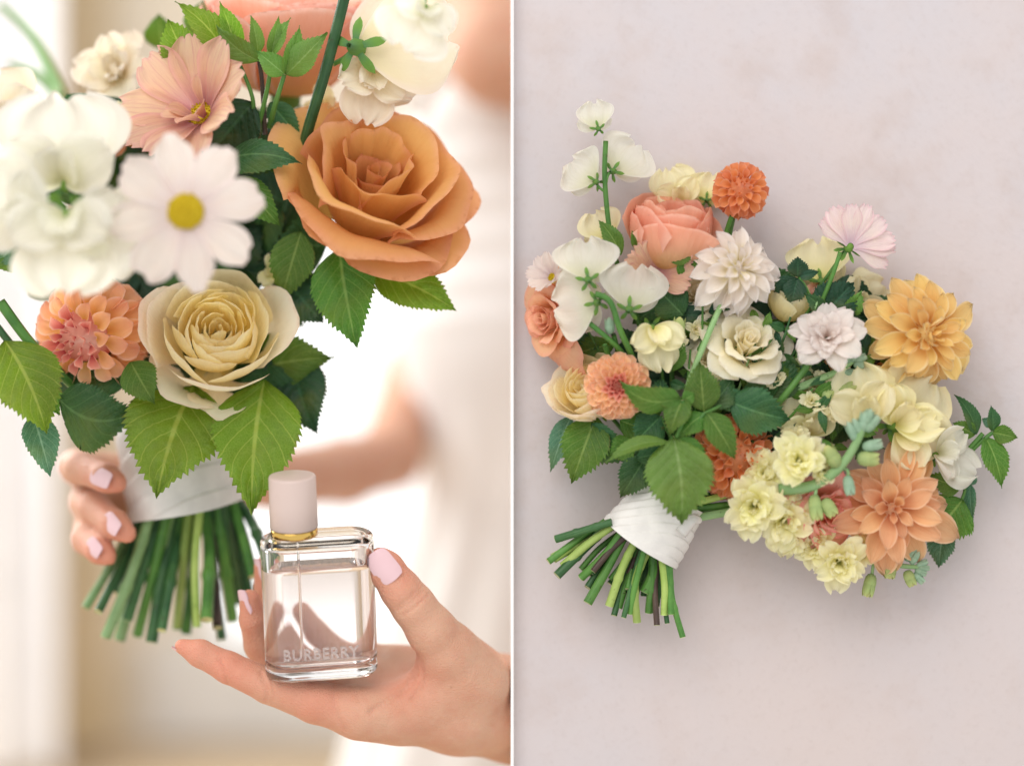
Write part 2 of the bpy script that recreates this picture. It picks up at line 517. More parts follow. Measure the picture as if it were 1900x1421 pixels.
def dahlia(b, px, py, d, R, f, label, mat, n=70, heart=None, tmax=1.9, W=0.42, L0=0.16, L1=0.62, p=0.5, cup=0.7, core=0.36, small=14, curl=0.35, spin=0., away=False, power=0.62, jit=0.08, name='dahlia', nu=8, nv=7, open0=0.9, refl=1.12, irr=0.035, wild=0.35):
    rng = np.random.default_rng(int(px * 7 + py))
    heart = heart or mat
    parts = [lathe([(0.01, -0.5 * R), (core * 0.8 * R, -0.4 * R), (core * R, 0.0), (core * 0.7 * R, core * 0.75 * R), (0.01, core * R)], 12)]
    specs = []
    for i in range(n):
        s_ = (i + 0.5) / n
        th = tmax * s_ ** power
        size = L0 + (L1 - L0) * min(1, (s_ * 1.15)) ** 0.65
        phi = i * GA + rng.normal(0, jit * (0.3 + wild))
        L = size * R * (1 + rng.normal(0, irr))
        r0, h0 = core * R * math.sin(th), core * R * math.cos(th)
        elev = 1.35 - th * refl + rng.normal(0, 0.3 + 0 * th) * irr * 2.5
        e0 = elev + curl * open0
        e1 = elev - curl * (0.4 + s_)
        if s_ < 0.12:
            e0, e1 = elev, elev + 0.5
        specs.append((L, L * (W / 0.42) * (0.62 if s_ > 0.1 else 0.5), e0, e1, phi, r0, h0, rng.uniform(0, 6), i))
    for sp_ in specs[:small]:
        parts.append(petal(*sp_[:7], p=p, cup=cup * 1.2, nu=5, nv=5))
    F_ = Flower(b, name, px, py, d, f, label, merge(parts), away, spin, heart)
    for sp_ in specs[small:]:
        F_.add(petal(*sp_[:7], p=p, cup=cup * (0.8 + 0.4 * rng.random()), ruf=0.035 * wild, seed=sp_[7], lat=rng.normal(0, 0.10) * wild, twist=rng.normal(0, 0.16) * wild, nu=nu, nv=nv), mat)
    return F_


def rose(b, px, py, d, R, f, label, mat, open_=1.0, spin=0., seed=0, layers=None, outer=None, outer_mat=None, name='rose', ruf=0.022, away=False, stemlen=0.5, pw=0.62, roll=0.10, close=0.0, nv=17):
    rng = np.random.default_rng(seed + int(px))
    F_ = Flower(b, name, px, py, d, f, label, calyx_geo(R, -0.55, 5, 0.45, 0.16, -0.5, -0.2, stemlen), away, spin)
    ph = rng.uniform(0, 6)
    zc = 0.50 * R
    for i in range(6):
        rr = (0.05 + 0.042 * i) * R
        F_.add(rose_petal(ph, 2.0 - 0.12 * i, 0.03 * R, -0.4 * R, rr, zc - 0.03 * R * i * 0.4, 0.012 * R * i, 0.02 * R, 0.45, 0.14, 0.03, 0.012, 0.16, rng.uniform(0, 6)), mat)
        ph += GA
    layers = layers or [(3, 0.36, 0.52, 0.05, 0.05, 1.25), (4, 0.52, 0.50, 0.12, 0.12, 1.05), (4, 0.68, 0.42, 0.2, 0.2, 0.95), (5, 0.86, 0.22, 0.26, 0.22, 0.85)]
    for n, r1, z1, fl, dr, ha in layers:
        for i in range(n):
            a = ph + i * 2 * math.pi / n + rng.normal(0, 0.12)
            F_.add(rose_petal(a, ha * (1 + rng.normal(0, 0.06)), 0.06 * R, -0.48 * R, r1 * R * open_ * (1 + rng.normal(0, 0.04)), (z1 + rng.normal(0, 0.03)) * R, fl * R * rng.uniform(0.6, 1.4) * open_, dr * R * rng.uniform(0.6, 1.4), pw, 0.2, 0.035, ruf, 0.07, rng.uniform(0, 6), 12, nv, roll=roll * rng.uniform(0.3, 1.6), close=close), mat)
        ph += math.pi / n + 0.3
    for o_ in (outer or []):
        F_.add(rose_petal(*[x * R if k in (2, 3, 4, 5, 6, 7) else x for k, x in enumerate(o_)], ruf=ruf * 1.3, seed=rng.uniform(0, 6)), outer_mat or mat)
    return F_


def cup_rose(b, px, py, d, R, f, label, mat, outer_mat, spin=0., seed=0, n_in=34, outer=()):
    rng = np.random.default_rng(seed + 3)
    F_ = Flower(b, 'garden_rose', px, py, d, f, label, calyx_geo(R, -0.7, 5, 0.4, 0.16, -0.5, -0.2, 0.3), False, spin)
    for i in range(n_in):
        s_ = (i + 0.5) / n_in
        rr = (0.06 + 0.62 * s_ ** 0.75) * R
        F_.add(rose_petal(i * GA, rng.uniform(0.55, 0.8) + 0.5 * (1 - s_) ** 2, rr * 0.75, -0.12 * R, rr, (0.26 + 0.16 * math.sin(s_ * 2.6) + rng.normal(0, 0.03)) * R, rng.uniform(-0.07, 0.0) * R, 0.015 * R, 0.6, 0.22, 0.05, 0.022, rng.normal(0.05, 0.08), rng.uniform(0, 6), 8, 13, close=0.10), mat)
    for k in range(7):
        a = k * 2 * math.pi / 7 * 2 + rng.normal(0, 0.1)
        rr = (0.72 + 0.045 * k) * R
        F_.add(rose_petal(a, 0.95, 0.05 * R, -0.78 * R, rr, (0.42 - 0.01 * k + rng.normal(0, 0.03)) * R, rng.uniform(-0.10, 0.02) * R, 0.01 * R, 0.42, 0.22, 0.04, 0.015, 0.05, rng.uniform(0, 6), 12, 19, roll=0.05 * rng.random()), mat if k < 5 else outer_mat)
    for o_ in outer:
        F_.add(rose_petal(*[x * R if k in (2, 3, 4, 5, 6, 7) else x for k, x in enumerate(o_)], ruf=0.02, seed=rng.uniform(0, 6), nu=14, nv=17), outer_mat)
    return F_


def eye_geo(R, n=60, seed=1):
    rng = np.random.default_rng(seed)
    parts = [lathe([(0.01, -0.06 * R), (R, 0.0), (0.93 * R, 0.25 * R), (0.6 * R, 0.42 * R), (0.01, 0.46 * R)], 14)]
    for i in range(n):
        r = R * 0.98 * math.sqrt((i + 0.5) / n)
        a = i * GA
        h = 0.44 * R * (1 - (r / R) ** 2 * 0.6)
        V, F, U = lathe([(0.05 * R, -0.1 * R), (0.09 * R, 0.12 * R), (0.01, 0.2 * R + rng.uniform(0, 0.1) * R)], 5)
        parts.append((V + np.array([r * math.cos(a), r * math.sin(a), h]), F, U))
    return merge(parts)


def cosmos(b, px, py, d, R, f, label, mat, n=8, e=(0.35, -0.05), spin=0., away=False, eye=0.26, eye_mat='cosmos_eye', W=0.62, seed=0, inner=0, ruf=0.03, back=False, angles=None, Ls=None, es=None, cup=0.12, nteeth=3):
    rng = np.random.default_rng(seed + int(py))
    core = calyx_geo(R, -0.12, 8, 0.34, 0.1, -0.1, 0.5, 0.5, 0.12) if back else eye_geo(eye * R, 60, seed)
    F_ = Flower(b, 'cosmos', px, py, d, f, label, core, away, spin, 'calyx' if back else eye_mat)
    angles = angles if angles is not None else [i * 2 * math.pi / n for i in range(n)]
    for i, a in enumerate(angles):
        L = R * (Ls[i] if Ls else 1.0) * (1 + rng.normal(0, 0.03))
        ee = es[i] if es else (e[0] + rng.normal(0, 0.06), e[1] + rng.normal(0, 0.08))
        F_.add(petal(L, R * W * (1 + rng.normal(0, 0.05)), ee[0], ee[1], a + rng.normal(0, 0.05), 0.08 * R, 0.0 if not back else 0.05 * R, prof_cosmos, cup=cup, notch=0.08, nteeth=nteeth, ruf=ruf, rf=2.5, seed=rng.uniform(0, 6), nu=11, nv=13), mat)
    for i in range(inner):
        a = rng.uniform(0, 6.28)
        F_.add(petal(R * rng.uniform(0.35, 0.62), R * 0.22, 1.25, 0.85, a, 0.1 * R, 0.02 * R, prof_cosmos, cup=0.5, notch=0.1, ruf=0.04, seed=rng.uniform(0, 6), nu=8, nv=5), mat)
    return F_


def sweet_pea(b, px, py, d, R, f, label, mat='pea', spin=0., away=False, seed=0, wings=True, bend=-0.25, ruf=0.07, W=1.75):
    rng = np.random.default_rng(seed + int(px * 3 + py))
    core = calyx_geo(R, -0.2, 5, 0.34, 0.12, 0.1, 0.9, 0.25, 0.1)
    F_ = Flower(b, 'sweet_pea', px, py, d, f, label, core, away, spin)
    a = math.pi / 2
    F_.add(petal(R * 1.15, R * W, 0.75, bend, a, 0.03 * R, -0.1 * R, prof_fan, base=0.14, cup=-0.10, notch=-0.10, ruf=ruf, rf=3.1, seed=rng.uniform(0, 6), nteeth=2, twist=rng.normal(0, 0.15), nu=16, nv=25), mat)
    if wings:
        for s_ in (-1, 1):
            F_.add(petal(R * 0.85, R * 0.8, 0.9, 0.2 + rng.normal(0, 0.12), a + s_ * (1.05 + rng.normal(0, 0.1)), 0.02 * R, 0.0, prof_fan, base=0.2, cup=0.3, ruf=ruf * 1.2, rf=2.6, seed=rng.uniform(0, 6), twist=rng.normal(0, 0.3), nu=11, nv=15), mat)
            F_.add(petal(R * 0.62, R * 0.55, 1.3, 0.75, a + s_ * 0.5, 0.02 * R, 0.02 * R, prof_fan, base=0.25, cup=0.35, ruf=ruf, rf=2, seed=rng.uniform(0, 6), nu=9, nv=9), mat)
    return F_


def rosette(b, px, py, d, R, f, label, mat='stock', n=16, seed=0, name='stock_flower', ruf=0.1, W=0.8, e_in=1.35, e_out=-0.15, core_mat='calyx', notch=-0.12):
    rng = np.random.default_rng(seed + int(px * 5 + py))
    F_ = Flower(b, name, px, py, d, f, label, calyx_geo(R, -0.25, 4, 0.4, 0.2, 0.6, 1.2, 0.3, 0.12), core_mat=core_mat)
    for i in range(n):
        s_ = (i + 0.5) / n
        L = R * (0.42 + 0.58 * s_ ** 0.8) * (1 + rng.normal(0, 0.07))
        e0 = e_in + (0.35 - e_in) * s_ + 0.25
        e1 = e_in + (e_out - e_in) * s_ ** 0.8 + rng.normal(0, 0.12)
        F_.add(petal(L, L * W * (1 + rng.normal(0, 0.1)), e0, e1, i * GA + rng.normal(0, 0.2), 0.04 * R, 0, prof_fan, base=0.2, cup=rng.uniform(-0.1, 0.3), notch=notch, ruf=ruf, rf=2.2, seed=rng.uniform(0, 6), lat=rng.normal(0, 0.08), nu=9, nv=9), mat)
    return F_


def bud(b, base, tip, w, mat='bud_green', name='bud'):
    a = np.array([base[0], -base[2] if len(base) > 2 else 0, -base[1]], float)
    t = np.array([tip[0], -tip[2] if len(tip) > 2 else 0, -tip[1]], float)
    L = np.linalg.norm(t - a)
    n = unit(t - a)
    X = unit(np.cross([0.3, 0.9, 0.2], n)); Y = np.cross(n, X)
    parts = [lathe([(0.14 * w, 0), (0.42 * w, 0.14 * L), (0.5 * w, 0.4 * L), (0.4 * w, 0.72 * L), (0.2 * w, 0.92 * L), (0.02, L)], 10)]
    for i in range(4):      # overlapping sepals
        V, F, U = petal(L * 0.98, w * 0.75, 1.25, 1.75, i * 1.571 + 0.4, 0.3 * w, 0.03 * L, p=0.8, base=0.6, cup=0.35, nu=6, nv=5)
        parts.append((V * np.array([1.02, 1.02, 1]), F, U * np.array([1, 0.7])))
    V, F, U = merge(parts)
    dd = base[2] if len(base) > 2 else 0
    V = P(base[0], base[1], dd) + KS(dd) * (V @ np.stack([X, Y, n], 1).T)
    return mk(name, V, F, M[mat], b, P(base[0], base[1], dd), U)


def spline(pts, n):
    pts = np.asarray(pts, float)
    if len(pts) == 2:
        return pts[0] + (pts[1] - pts[0]) * np.linspace(0, 1, n)[:, None]
    t = np.linspace(0, len(pts) - 1, n)
    out = []
    for x in t:
        i = min(int(x), len(pts) - 2); u = x - i
        p0 = pts[max(i - 1, 0)]; p1 = pts[i]; p2 = pts[i + 1]; p3 = pts[min(i + 2, len(pts) - 1)]
        out.append(0.5 * (2 * p1 + (p2 - p0) * u + (2 * p0 - 5 * p1 + 4 * p2 - p3) * u ** 2 + (3 * p1 - p0 - 3 * p2 + p3) * u ** 3))
    return np.array(out)


def tube_geo(pts, r0, r1, n=None, sides=8, knots=0.0):
    """pts: world points; r in metres"""
    n = n or (4 if len(pts) == 2 else 5 * len(pts))
    c = spline(pts, n)
    tan = np.gradient(c, axis=0); tan /= np.linalg.norm(tan, axis=1)[:, None] + 1e-12
    ref = np.array([0.31, 0.8, 0.5])
    A = np.cross(tan, ref); A /= np.linalg.norm(A, axis=1)[:, None] + 1e-12
    B = np.cross(tan, A)
    th = np.linspace(0, 2 * math.pi, sides + 1)
    r = np.linspace(r0, r1, n)
    if knots:
        r = r * (1 + knots * np.exp(-((np.linspace(0, 1, n) - 0.62) / 0.03) ** 2) + 0.6 * knots * np.exp(-((np.linspace(0, 1, n) - 0.3) / 0.03) ** 2))
    V = c[:, None, :] + r[:, None, None] * (np.cos(th)[None, :, None] * A[:, None, :] + np.sin(th)[None, :, None] * B[:, None, :])
    UV = np.stack([np.ones((n, 1)) * np.linspace(0, 1, sides + 1), np.linspace(0, 1, n)[:, None] * np.ones(sides + 1)], -1)
    V = V.reshape(-1, 3); UV = UV.reshape(-1, 2)
    F = gfaces(n, sides + 1).tolist()
    F.append(list(range(sides)))
    F.append(list(range((n - 1) * (sides + 1) + sides - 1, (n - 1) * (sides + 1) - 1, -1)))
    return V, F, UV


def stem(b, pts, r0, r1=None, mat='stem', name='stem', sides=8, knots=0.0, label=None):
    W = [P(*p) for p in pts]
    d0 = pts[0][2] if len(pts[0]) > 2 else 0
    V, F, U = tube_geo(W, r0 * KS(d0), (r1 if r1 is not None else r0) * KS(d0), None if len(pts) < 3 else (36 if knots else 5 * len(pts)), sides, knots)
    if knots and len(pts) == 2:
        V, F, U = tube_geo(W, r0 * KS(d0), (r1 or r0) * KS(d0), 26, sides, knots)
    return mk(name, V, F, M[mat], b, V.mean(0), U, label)


def leaf(b, base, tip, W, mat='leaf_mid', curl=0.10, fold=0.18, roll=0., side=0., teeth=11, wave=0.055, name='leaf', tcurl=0., tooth=0.065, petiole=None, umax=0.36):
    b3 = np.array([base[0], -(base[2] if len(base) > 2 else 0), -base[1]], float)
    t3 = np.array([tip[0], -(tip[2] if len(tip) > 2 else 0), -tip[1]], float)
    L = np.linalg.norm(t3 - b3)
    a = unit(t3 - b3)
    nh = np.array([0, -1.0, 0.0])
    n0 = unit(nh - a * (nh @ a))
    l0 = np.cross(a, n0)
    cr, sr = math.cos(math.radians(roll)), math.sin(math.radians(roll))
    n = cr * n0 + sr * l0
    l = np.cross(a, n)
    nu, nv = teeth * 3 + 1, 13
    u = np.linspace(0, 1, nu)[:, None] * np.ones((1, nv))
    v = np.linspace(-1, 1, nv)[None, :] * np.ones((nu, 1))
    eb = 1.32; ea = eb * umax / (1 - umax)
    w = W / 2 * (np.clip(u, 1e-6, 1) / umax) ** ea * (np.clip(1 - u, 0, 1) / (1 - umax)) ** eb
    w = np.where(u < 1e-5, W * 0.012, w)
    seed = (base[0] * 13 + tip[1] * 7) % 6.28
    ph = (u - LV_S * np.abs(v)) * LV_N * 2 * math.pi
    av = np.abs(v)
    quilt = 0.032 * W * (1 - np.cos(ph)) * np.clip(av * 4, 0, 1) * (1 - av ** 4)
    nn = curl * L * 4 * u * (1 - u) - tcurl * L * u ** 2 + fold * av * w + quilt
    nn = nn + wave * W * np.sin(u * 7 + v * 2.2 + seed) * av + 0.02 * W * np.sin(u * 13 + 3 * seed) * av ** 2
    tt = (u * teeth) % 1.0
    tt = np.where(tt > 0.999, 0, tt)
    edge = (av > 0.99)
    big = 0.55 + 0.9 * np.abs(np.sin(np.floor(u * teeth + 1e-4) * 2.399 + seed + (v > 0)))
    add = edge * tooth * W * tt * big * np.clip((1 - u) * 5, 0, 1) * np.clip(u * 8, 0, 1)
    y = v * w + np.sign(v) * add * 0.8
    x = u * L + add * 0.75 + av * w * 0.10 * (1 - u)
    mid = (b3 + t3) / 2
    V = b3 - mid + x[..., None] * a + (y + side * L * 4 * u * (1 - u))[..., None] * l + nn[..., None] * n
    V = V.reshape(-1, 3)
    UV = np.stack([(v + 1) / 2, u], -1).reshape(-1, 2)
    dm = -mid[1]
    c = P(mid[0], -mid[2], dm)
    Vw = c + KS(dm) * V
    F = gfaces(nu, nv)
    if petiole is not None:
        pts = [P(*petiole), (P(*petiole) + Vw[nv // 2]) / 2 + np.array([0, 0.0008, 0]), Vw[nv // 2 + nv]]
        tv, tf_, tu = tube_geo(pts, 0.011 * W * S * 2.2, 0.011 * W * S * 1.6, 8, 6)
        stem_o = None
        lf = mk(name, Vw, F, M[mat], b, c, UV)
        mk('leaf_stalk', tv, tf_, M['stem'], lf, None, tu)
        return lf
    return mk(name, Vw, F, M[mat], b, c, UV)


# ------------------------------------------------------------------ setting: plaster backdrop, room behind
def box_geo(x0, x1, y0, y1, z0, z1):
    V = np.array([(x, y, z) for x in (x0, x1) for y in (y0, y1) for z in (z0, z1)], float)
    F = [[0, 1, 3, 2], [4, 6, 7, 5], [0, 4, 5, 1], [2, 3, 7, 6], [0, 2, 6, 4], [1, 5, 7, 3]]
    return V, F


def box(name, x0, x1, y0, y1, z0, z1, mat, parent=None, label=None):
    V, F = box_geo(x0, x1, y0, y1, z0, z1)
    return mk(name, V, F, mat, parent, V.mean(0), None, label, smooth=False)


t = NT('plaster')
tc = t.n('ShaderNodeTexCoord').outputs['Object']
na = t.noise(tc, 7, 5, 0.62); nb = t.noise(tc, 26, 5, 0.65); nc = t.noise(tc, 2.6, 2, 0.5); nd = t.noise(tc, 420, 3, 0.6)
col = t.mix(t.smooth(na, 0.32, 0.70), rgba((204, 193, 192)), rgba((199, 194, 198)))
col = t.mix(t.math('MULTIPLY', t.smooth(nb, 0.46, 0.72), 0.38), col, rgba((188, 171, 164)))
col = t.mix(t.math('MULTIPLY', t.smooth(nc, 0.45, 0.7), 0.5), col, rgba((207, 194, 190)))
col = t.mix(t.math('MULTIPLY', t.smooth(nd, 0.5, 0.8), 0.12), col, rgba((158, 140, 132)))
hh = t.math('ADD', t.math('MULTIPLY', nb, 1.0), t.math('MULTIPLY', nd, 0.25))
M['plaster'] = t.done(t.principled(col, 0.85, 0.15, t.bump(hh, 0.4, 0.0012)))
M['white_trim'] = plain_mat('white_trim', (253, 253, 252), (255, 255, 254), 40, 0.6, 0.2)
M['wall_cream'] = plain_mat('wall_cream', (236, 228, 212), (230, 220, 204), 3, 0.8, 0.1)
M['wall_tan'] = plain_mat('wall_tan', (204, 186, 156), (196, 178, 146), 4, 0.7, 0.15)
M['curtain'] = plain_mat('curtain', (240, 240, 242), (232, 232, 234), 30, 0.8, 0.1, 0.2)
M['panel_white'] = plain_mat('panel_white', (232, 232, 232), (224, 224, 224), 4, 0.5, 0.2)
M['floor'] = plain_mat('floor', (206, 184, 154), (190, 168, 138), 6, 0.6, 0.2)
t = NT('window_glow')
em = t.n('ShaderNodeEmission'); em.inputs[0].default_value = (1, 0.99, 0.97, 1); em.inputs[1].default_value = 1.6
M['window_glow'] = t.done(em.outputs[0])

yb = 0.020
o = box('backdrop', 0.0007, 0.62, yb, yb + 0.007, -0.45, 0.45, M['plaster'])
tag(o, kind='structure')
box('edge_trim', -0.00052, 0.00068, 0.013, yb + 0.007, -0.45, 0.45, M['white_trim'], o, 'narrow white trim strip along the plaster panel')


def band(name, pxa, pxb, pya, pyb, d, thick, mat, parent=None, label=None):
    a, b_ = P(pxa, pya, d), P(pxb, pyb, d)
    return box(name, a[0], b_[0], a[1], a[1] + thick, b_[2], a[2], mat, parent, label)


DB = -5400
w = tag(band('back_wall', -900, 2300, -900, 1372, DB - 60, 0.02, M['wall_cream']), kind='structure')
fl = P(0, 1372, DB - 60)
V, F = box_geo(-1.4, 1.6, -0.1, fl[1] + 0.02, fl[2] - 0.03, fl[2])
o = tag(mk('floor', V, F, M['floor'], None, V.mean(0), smooth=False), kind='structure')
win = tag(band('window', 395, 800, 380, 1190, DB, 0.02, M['panel_white']), kind='structure')
band('pane', 410, 590, 395, 1175, DB + 40, 0.008, M['window_glow'], win)
band('pane', 604, 786, 395, 1175, DB + 40, 0.008, M['window_glow'], win)
o = band('cabinet', 270, 900, 1192, 1376, DB + 60, 0.03, M['panel_white'])
tag(o, 'low white cabinet front below the bright window', 'cabinet')
for x0, x1 in ((285, 470), (484, 668), (682, 885)):
    band('door', x0, x1, 1202, 1366, DB + 76, 0.003, M['panel_white'], o)
o = band('pilaster', 92, 178, -300, 1380, -4700, 0.10, M['wall_tan'])
tag(o, 'tan wooden door post standing beside the white curtain', 'post')
band('post_base', 84, 186, 1300, 1380, -4690, 0.12, M['wall_tan'], o)

# curtain: folded cloth at the far left
nx, nz = 90, 24
xs = np.linspace(-420, 108, nx)
ca, cb = P(-420, -320, -4300), P(108, 1430, -4300)
X = np.linspace(ca[0], cb[0], nx)[:, None] * np.ones((1, nz))
Z = np.linspace(cb[2], ca[2], nz)[None, :] * np.ones((nx, 1))
Y = ca[1] + 0.022 * np.sin(X * 70 + 0.5 * np.sin(Z * 3)) + 0.008 * np.sin(X * 173 + Z * 2)
V = np.stack([X, Y, Z], -1).reshape(-1, 3)
o = mk('curtain', V, gfaces(nx, nz), M['curtain'])
tag(o, 'white hanging curtain in soft folds at the far side', 'curtain')


# ------------------------------------------------------------------ person: surfaces grown round joints
def rcone(p, a, b, r1, r2):
    ba = (b - a).astype(np.float32); l2 = float(ba @ ba); rr = r1 - r2; a2 = l2 - rr * rr; il2 = 1.0 / l2
    pa = p - a.astype(np.float32)
    y = pa @ ba
    z = y - l2
    q = pa * l2 - y[..., None] * ba
    x2 = np.einsum('...i,...i->...', q, q)
    y2 = y * y * l2; z2 = z * z * l2
    k = np.sign(rr) * rr * rr * x2
    d3 = (np.sqrt(np.maximum(x2 * a2 * il2, 0)) + y * rr) * il2 - r1
    d1 = np.sqrt(x2 + z2) * il2 - r2
    d2 = np.sqrt(x2 + y2) * il2 - r1
    return np.where(np.sign(z) * a2 * z2 > k, d1, np.where(np.sign(y) * a2 * y2 < k, d2, d3))


def smin(a, b, k):
    h = np.clip(0.5 + 0.5 * (b - a) / k, 0, 1)
    return b + (a - b) * h - k * h * (1 - h)


def surface_nets(vol, org, h):
    s = vol < 0
    nx, ny, nz = vol.shape
    c = [(i, j, k) for i in (0, 1) for j in (0, 1) for k in (0, 1)]
    cnt = np.zeros((nx - 1, ny - 1, nz - 1), np.int8)
    for i, j, k in c:
        cnt += s[i:nx - 1 + i, j:ny - 1 + j, k:nz - 1 + k]
    mask = (cnt > 0) & (cnt < 8)
    I = np.argwhere(mask)
    pos = np.zeros((len(I), 3)); num = np.zeros(len(I))
    for a_ in c:
        for ax in range(3):
            if a_[ax] == 0:
                b_ = list(a_); b_[ax] = 1
                va = vol[I[:, 0] + a_[0], I[:, 1] + a_[1], I[:, 2] + a_[2]]
                vb = vol[I[:, 0] + b_[0], I[:, 1] + b_[1], I[:, 2] + b_[2]]
                x = (va < 0) != (vb < 0)
                tt = np.where(x, va / np.where(x, va - vb, 1), 0)
                p_ = np.array(a_, float)[None, :] * np.ones((len(I), 1))
                p_[:, ax] = tt
                pos += np.where(x[:, None], p_, 0); num += x
    V = (I + pos / num[:, None]) * h + org
    idx = -np.ones(mask.shape, np.int64); idx[mask] = np.arange(len(I))
    Fs = []
    for ax in range(3):
        o1, o2 = (ax + 1) % 3, (ax + 2) % 3
        sl = [slice(1, -1)] * 3; sl[ax] = slice(0, -1)
        sh = [slice(1, -1)] * 3; sh[ax] = slice(1, None)
        x = np.argwhere(s[tuple(sl)] != s[tuple(sh)])
        if not len(x): continue
        off = np.array([1, 1, 1]); off[ax] = 0
        x = x + off
        inside = s[x[:, 0], x[:, 1], x[:, 2]]
        q = []
        for (e1, e2) in ((1, 1), (0, 1), (0, 0), (1, 0)):
            y = x.copy(); y[:, o1] -= e1; y[:, o2] -= e2
            q.append(idx[y[:, 0], y[:, 1], y[:, 2]])
        q = np.stack(q, 1)
        q[~inside] = q[~inside][:, ::-1]
        Fs.append(q)
    F = np.concatenate(Fs)
    return V, F[(F >= 0).all(1)]


def grow(chains, k_all, h):
    """chains: (list of (px,py,d,r)), joint blend k (px), union blend k (px)) -> mesh"""
    segs = []
    for pts, kj, ku in chains:
        segs.append(([(P(*q[:3]), q[3] * KS(q[2])) for q in pts], kj * S, ku * S))
    allp = np.array([np.concatenate([p_, [r]]) for s_, _, _ in segs for p_, r in s_])
    lo = (allp[:, :3] - allp[:, 3:] - 5 * h).min(0); hi = (allp[:, :3] + allp[:, 3:] + 5 * h).max(0)
    n = np.ceil((hi - lo) / h).astype(int) + 1
    BIG = np.float32(0.2)
    ax = [lo[i] + h * np.arange(n[i]) for i in range(3)]
    tot = np.full(tuple(n), BIG, np.float32)

    def span(l_, h_):
        return tuple(slice(max(int((l_[i] - lo[i]) / h), 0), min(int((h_[i] - lo[i]) / h) + 2, n[i])) for i in range(3))

    for s_, kj, ku in segs:
        mg = max(kj, ku) + 4 * h
        C = np.array([q for q, _ in s_]); Rr = np.array([r for _, r in s_])[:, None]
        so = span((C - Rr - mg).min(0), (C + Rr + mg).max(0))
        dch = np.full(tuple(x.stop - x.start for x in so), BIG, np.float32)
        for (a, ra), (b_, rb) in zip(s_[:-1], s_[1:]):
            si = span(np.minimum(a - ra, b_ - rb) - mg, np.maximum(a + ra, b_ + rb) + mg)
            g = np.stack(np.meshgrid(*[ax[i][si[i]] for i in range(3)], indexing='ij'), -1).astype(np.float32)
            x = rcone(g, a, b_, ra, rb).astype(np.float32)
            sl = tuple(slice(si[i].start - so[i].start, si[i].stop - so[i].start) for i in range(3))
            dch[sl] = smin(dch[sl], x, kj)
        tot[so] = smin(tot[so], dch, ku)
    return surface_nets(tot, lo, h)


t = NT('skin')
tc = t.n('ShaderNodeTexCoord').outputs['Object']
n1 = t.noise(tc, 55, 4, 0.6); n2 = t.noise(tc, 900, 3, 0.6); n3 = t.noise(tc, 150, 2, 0.5)
att = t.n('ShaderNodeAttribute'); att.attribute_name = 'tint'
col = t.mix(t.smooth(n1, 0.35, 0.7), rgba((212, 168, 142)), rgba((206, 154, 128)))
col = t.mix(t.math('MULTIPLY', t.smooth(n3, 0.42, 0.78), 0.28), col, rgba((206, 142, 120)))
col = t.mix(t.math('MULTIPLY', att.outputs['Fac'], 0.7), col, rgba((218, 138, 114)))
vor = t.n('ShaderNodeTexVoronoi'); t.l(tc, vor.inputs['Vector']); vor.inputs['Scale'].default_value = 46
fre = t.math('MULTIPLY', t.math('SUBTRACT', 1.0, t.smooth(vor.outputs['Distance'], 0.02, 0.06)), 0.35)
col = t.mix(fre, col, rgba((150, 92, 66)))
wv = t.n('ShaderNodeTexVoronoi', feature='DISTANCE_TO_EDGE'); t.l(tc, wv.inputs['Vector']); wv.inputs['Scale'].default_value = 750
hh = t.math('ADD', t.math('MULTIPLY', t.smooth(wv.outputs['Distance'], 0, 0.25), 0.6), n2)
p = t.principled(col, 0.48, 0.3, t.bump(t.math('ADD', hh, t.math('MULTIPLY', n3, 1.5)), 0.55, 0.0005), **{'Subsurface Weight': 0.3, 'Subsurface Scale': 0.004})
t.t.nodes[-1]
for nd_ in t.t.nodes:
    if nd_.type == 'BSDF_PRINCIPLED':
        nd_.inputs['Subsurface Radius'].default_value = (1.0, 0.35, 0.2)
M['skin'] = t.done(p)
M['nail'] = plain_mat('nail', (222, 186, 191), (226, 192, 197), 40, 0.16, 0.5)
t = NT('satin')
tc = t.n('ShaderNodeTexCoord').outputs['Object']
wv_ = t.n('ShaderNodeTexWave'); t.l(tc, wv_.inputs['Vector']); wv_.inputs['Scale'].default_value = 420; wv_.inputs['Distortion'].default_value = 2.0
ns_ = t.noise(tc, 90, 4, 0.6)
col = t.mix(t.smooth(ns_, 0.3, 0.7), rgba((228, 225, 220)), rgba((214, 211, 207)))
M['satin'] = t.done(t.principled(col, 0.38, 0.35, t.bump(t.math('ADD', ns_, t.math('MULTIPLY', wv_.outputs['Fac'], 0.02)), 0.35, 0.001)))
M['dress'] = plain_mat('dress', (232, 231, 230), (226, 223, 220), 12, 0.7, 0.2, 0.2)

person = empty('person', P(950, 1300, -1500))
tag(person, 'woman in a cream pleated dress holding a bouquet and a glass bottle', 'person')

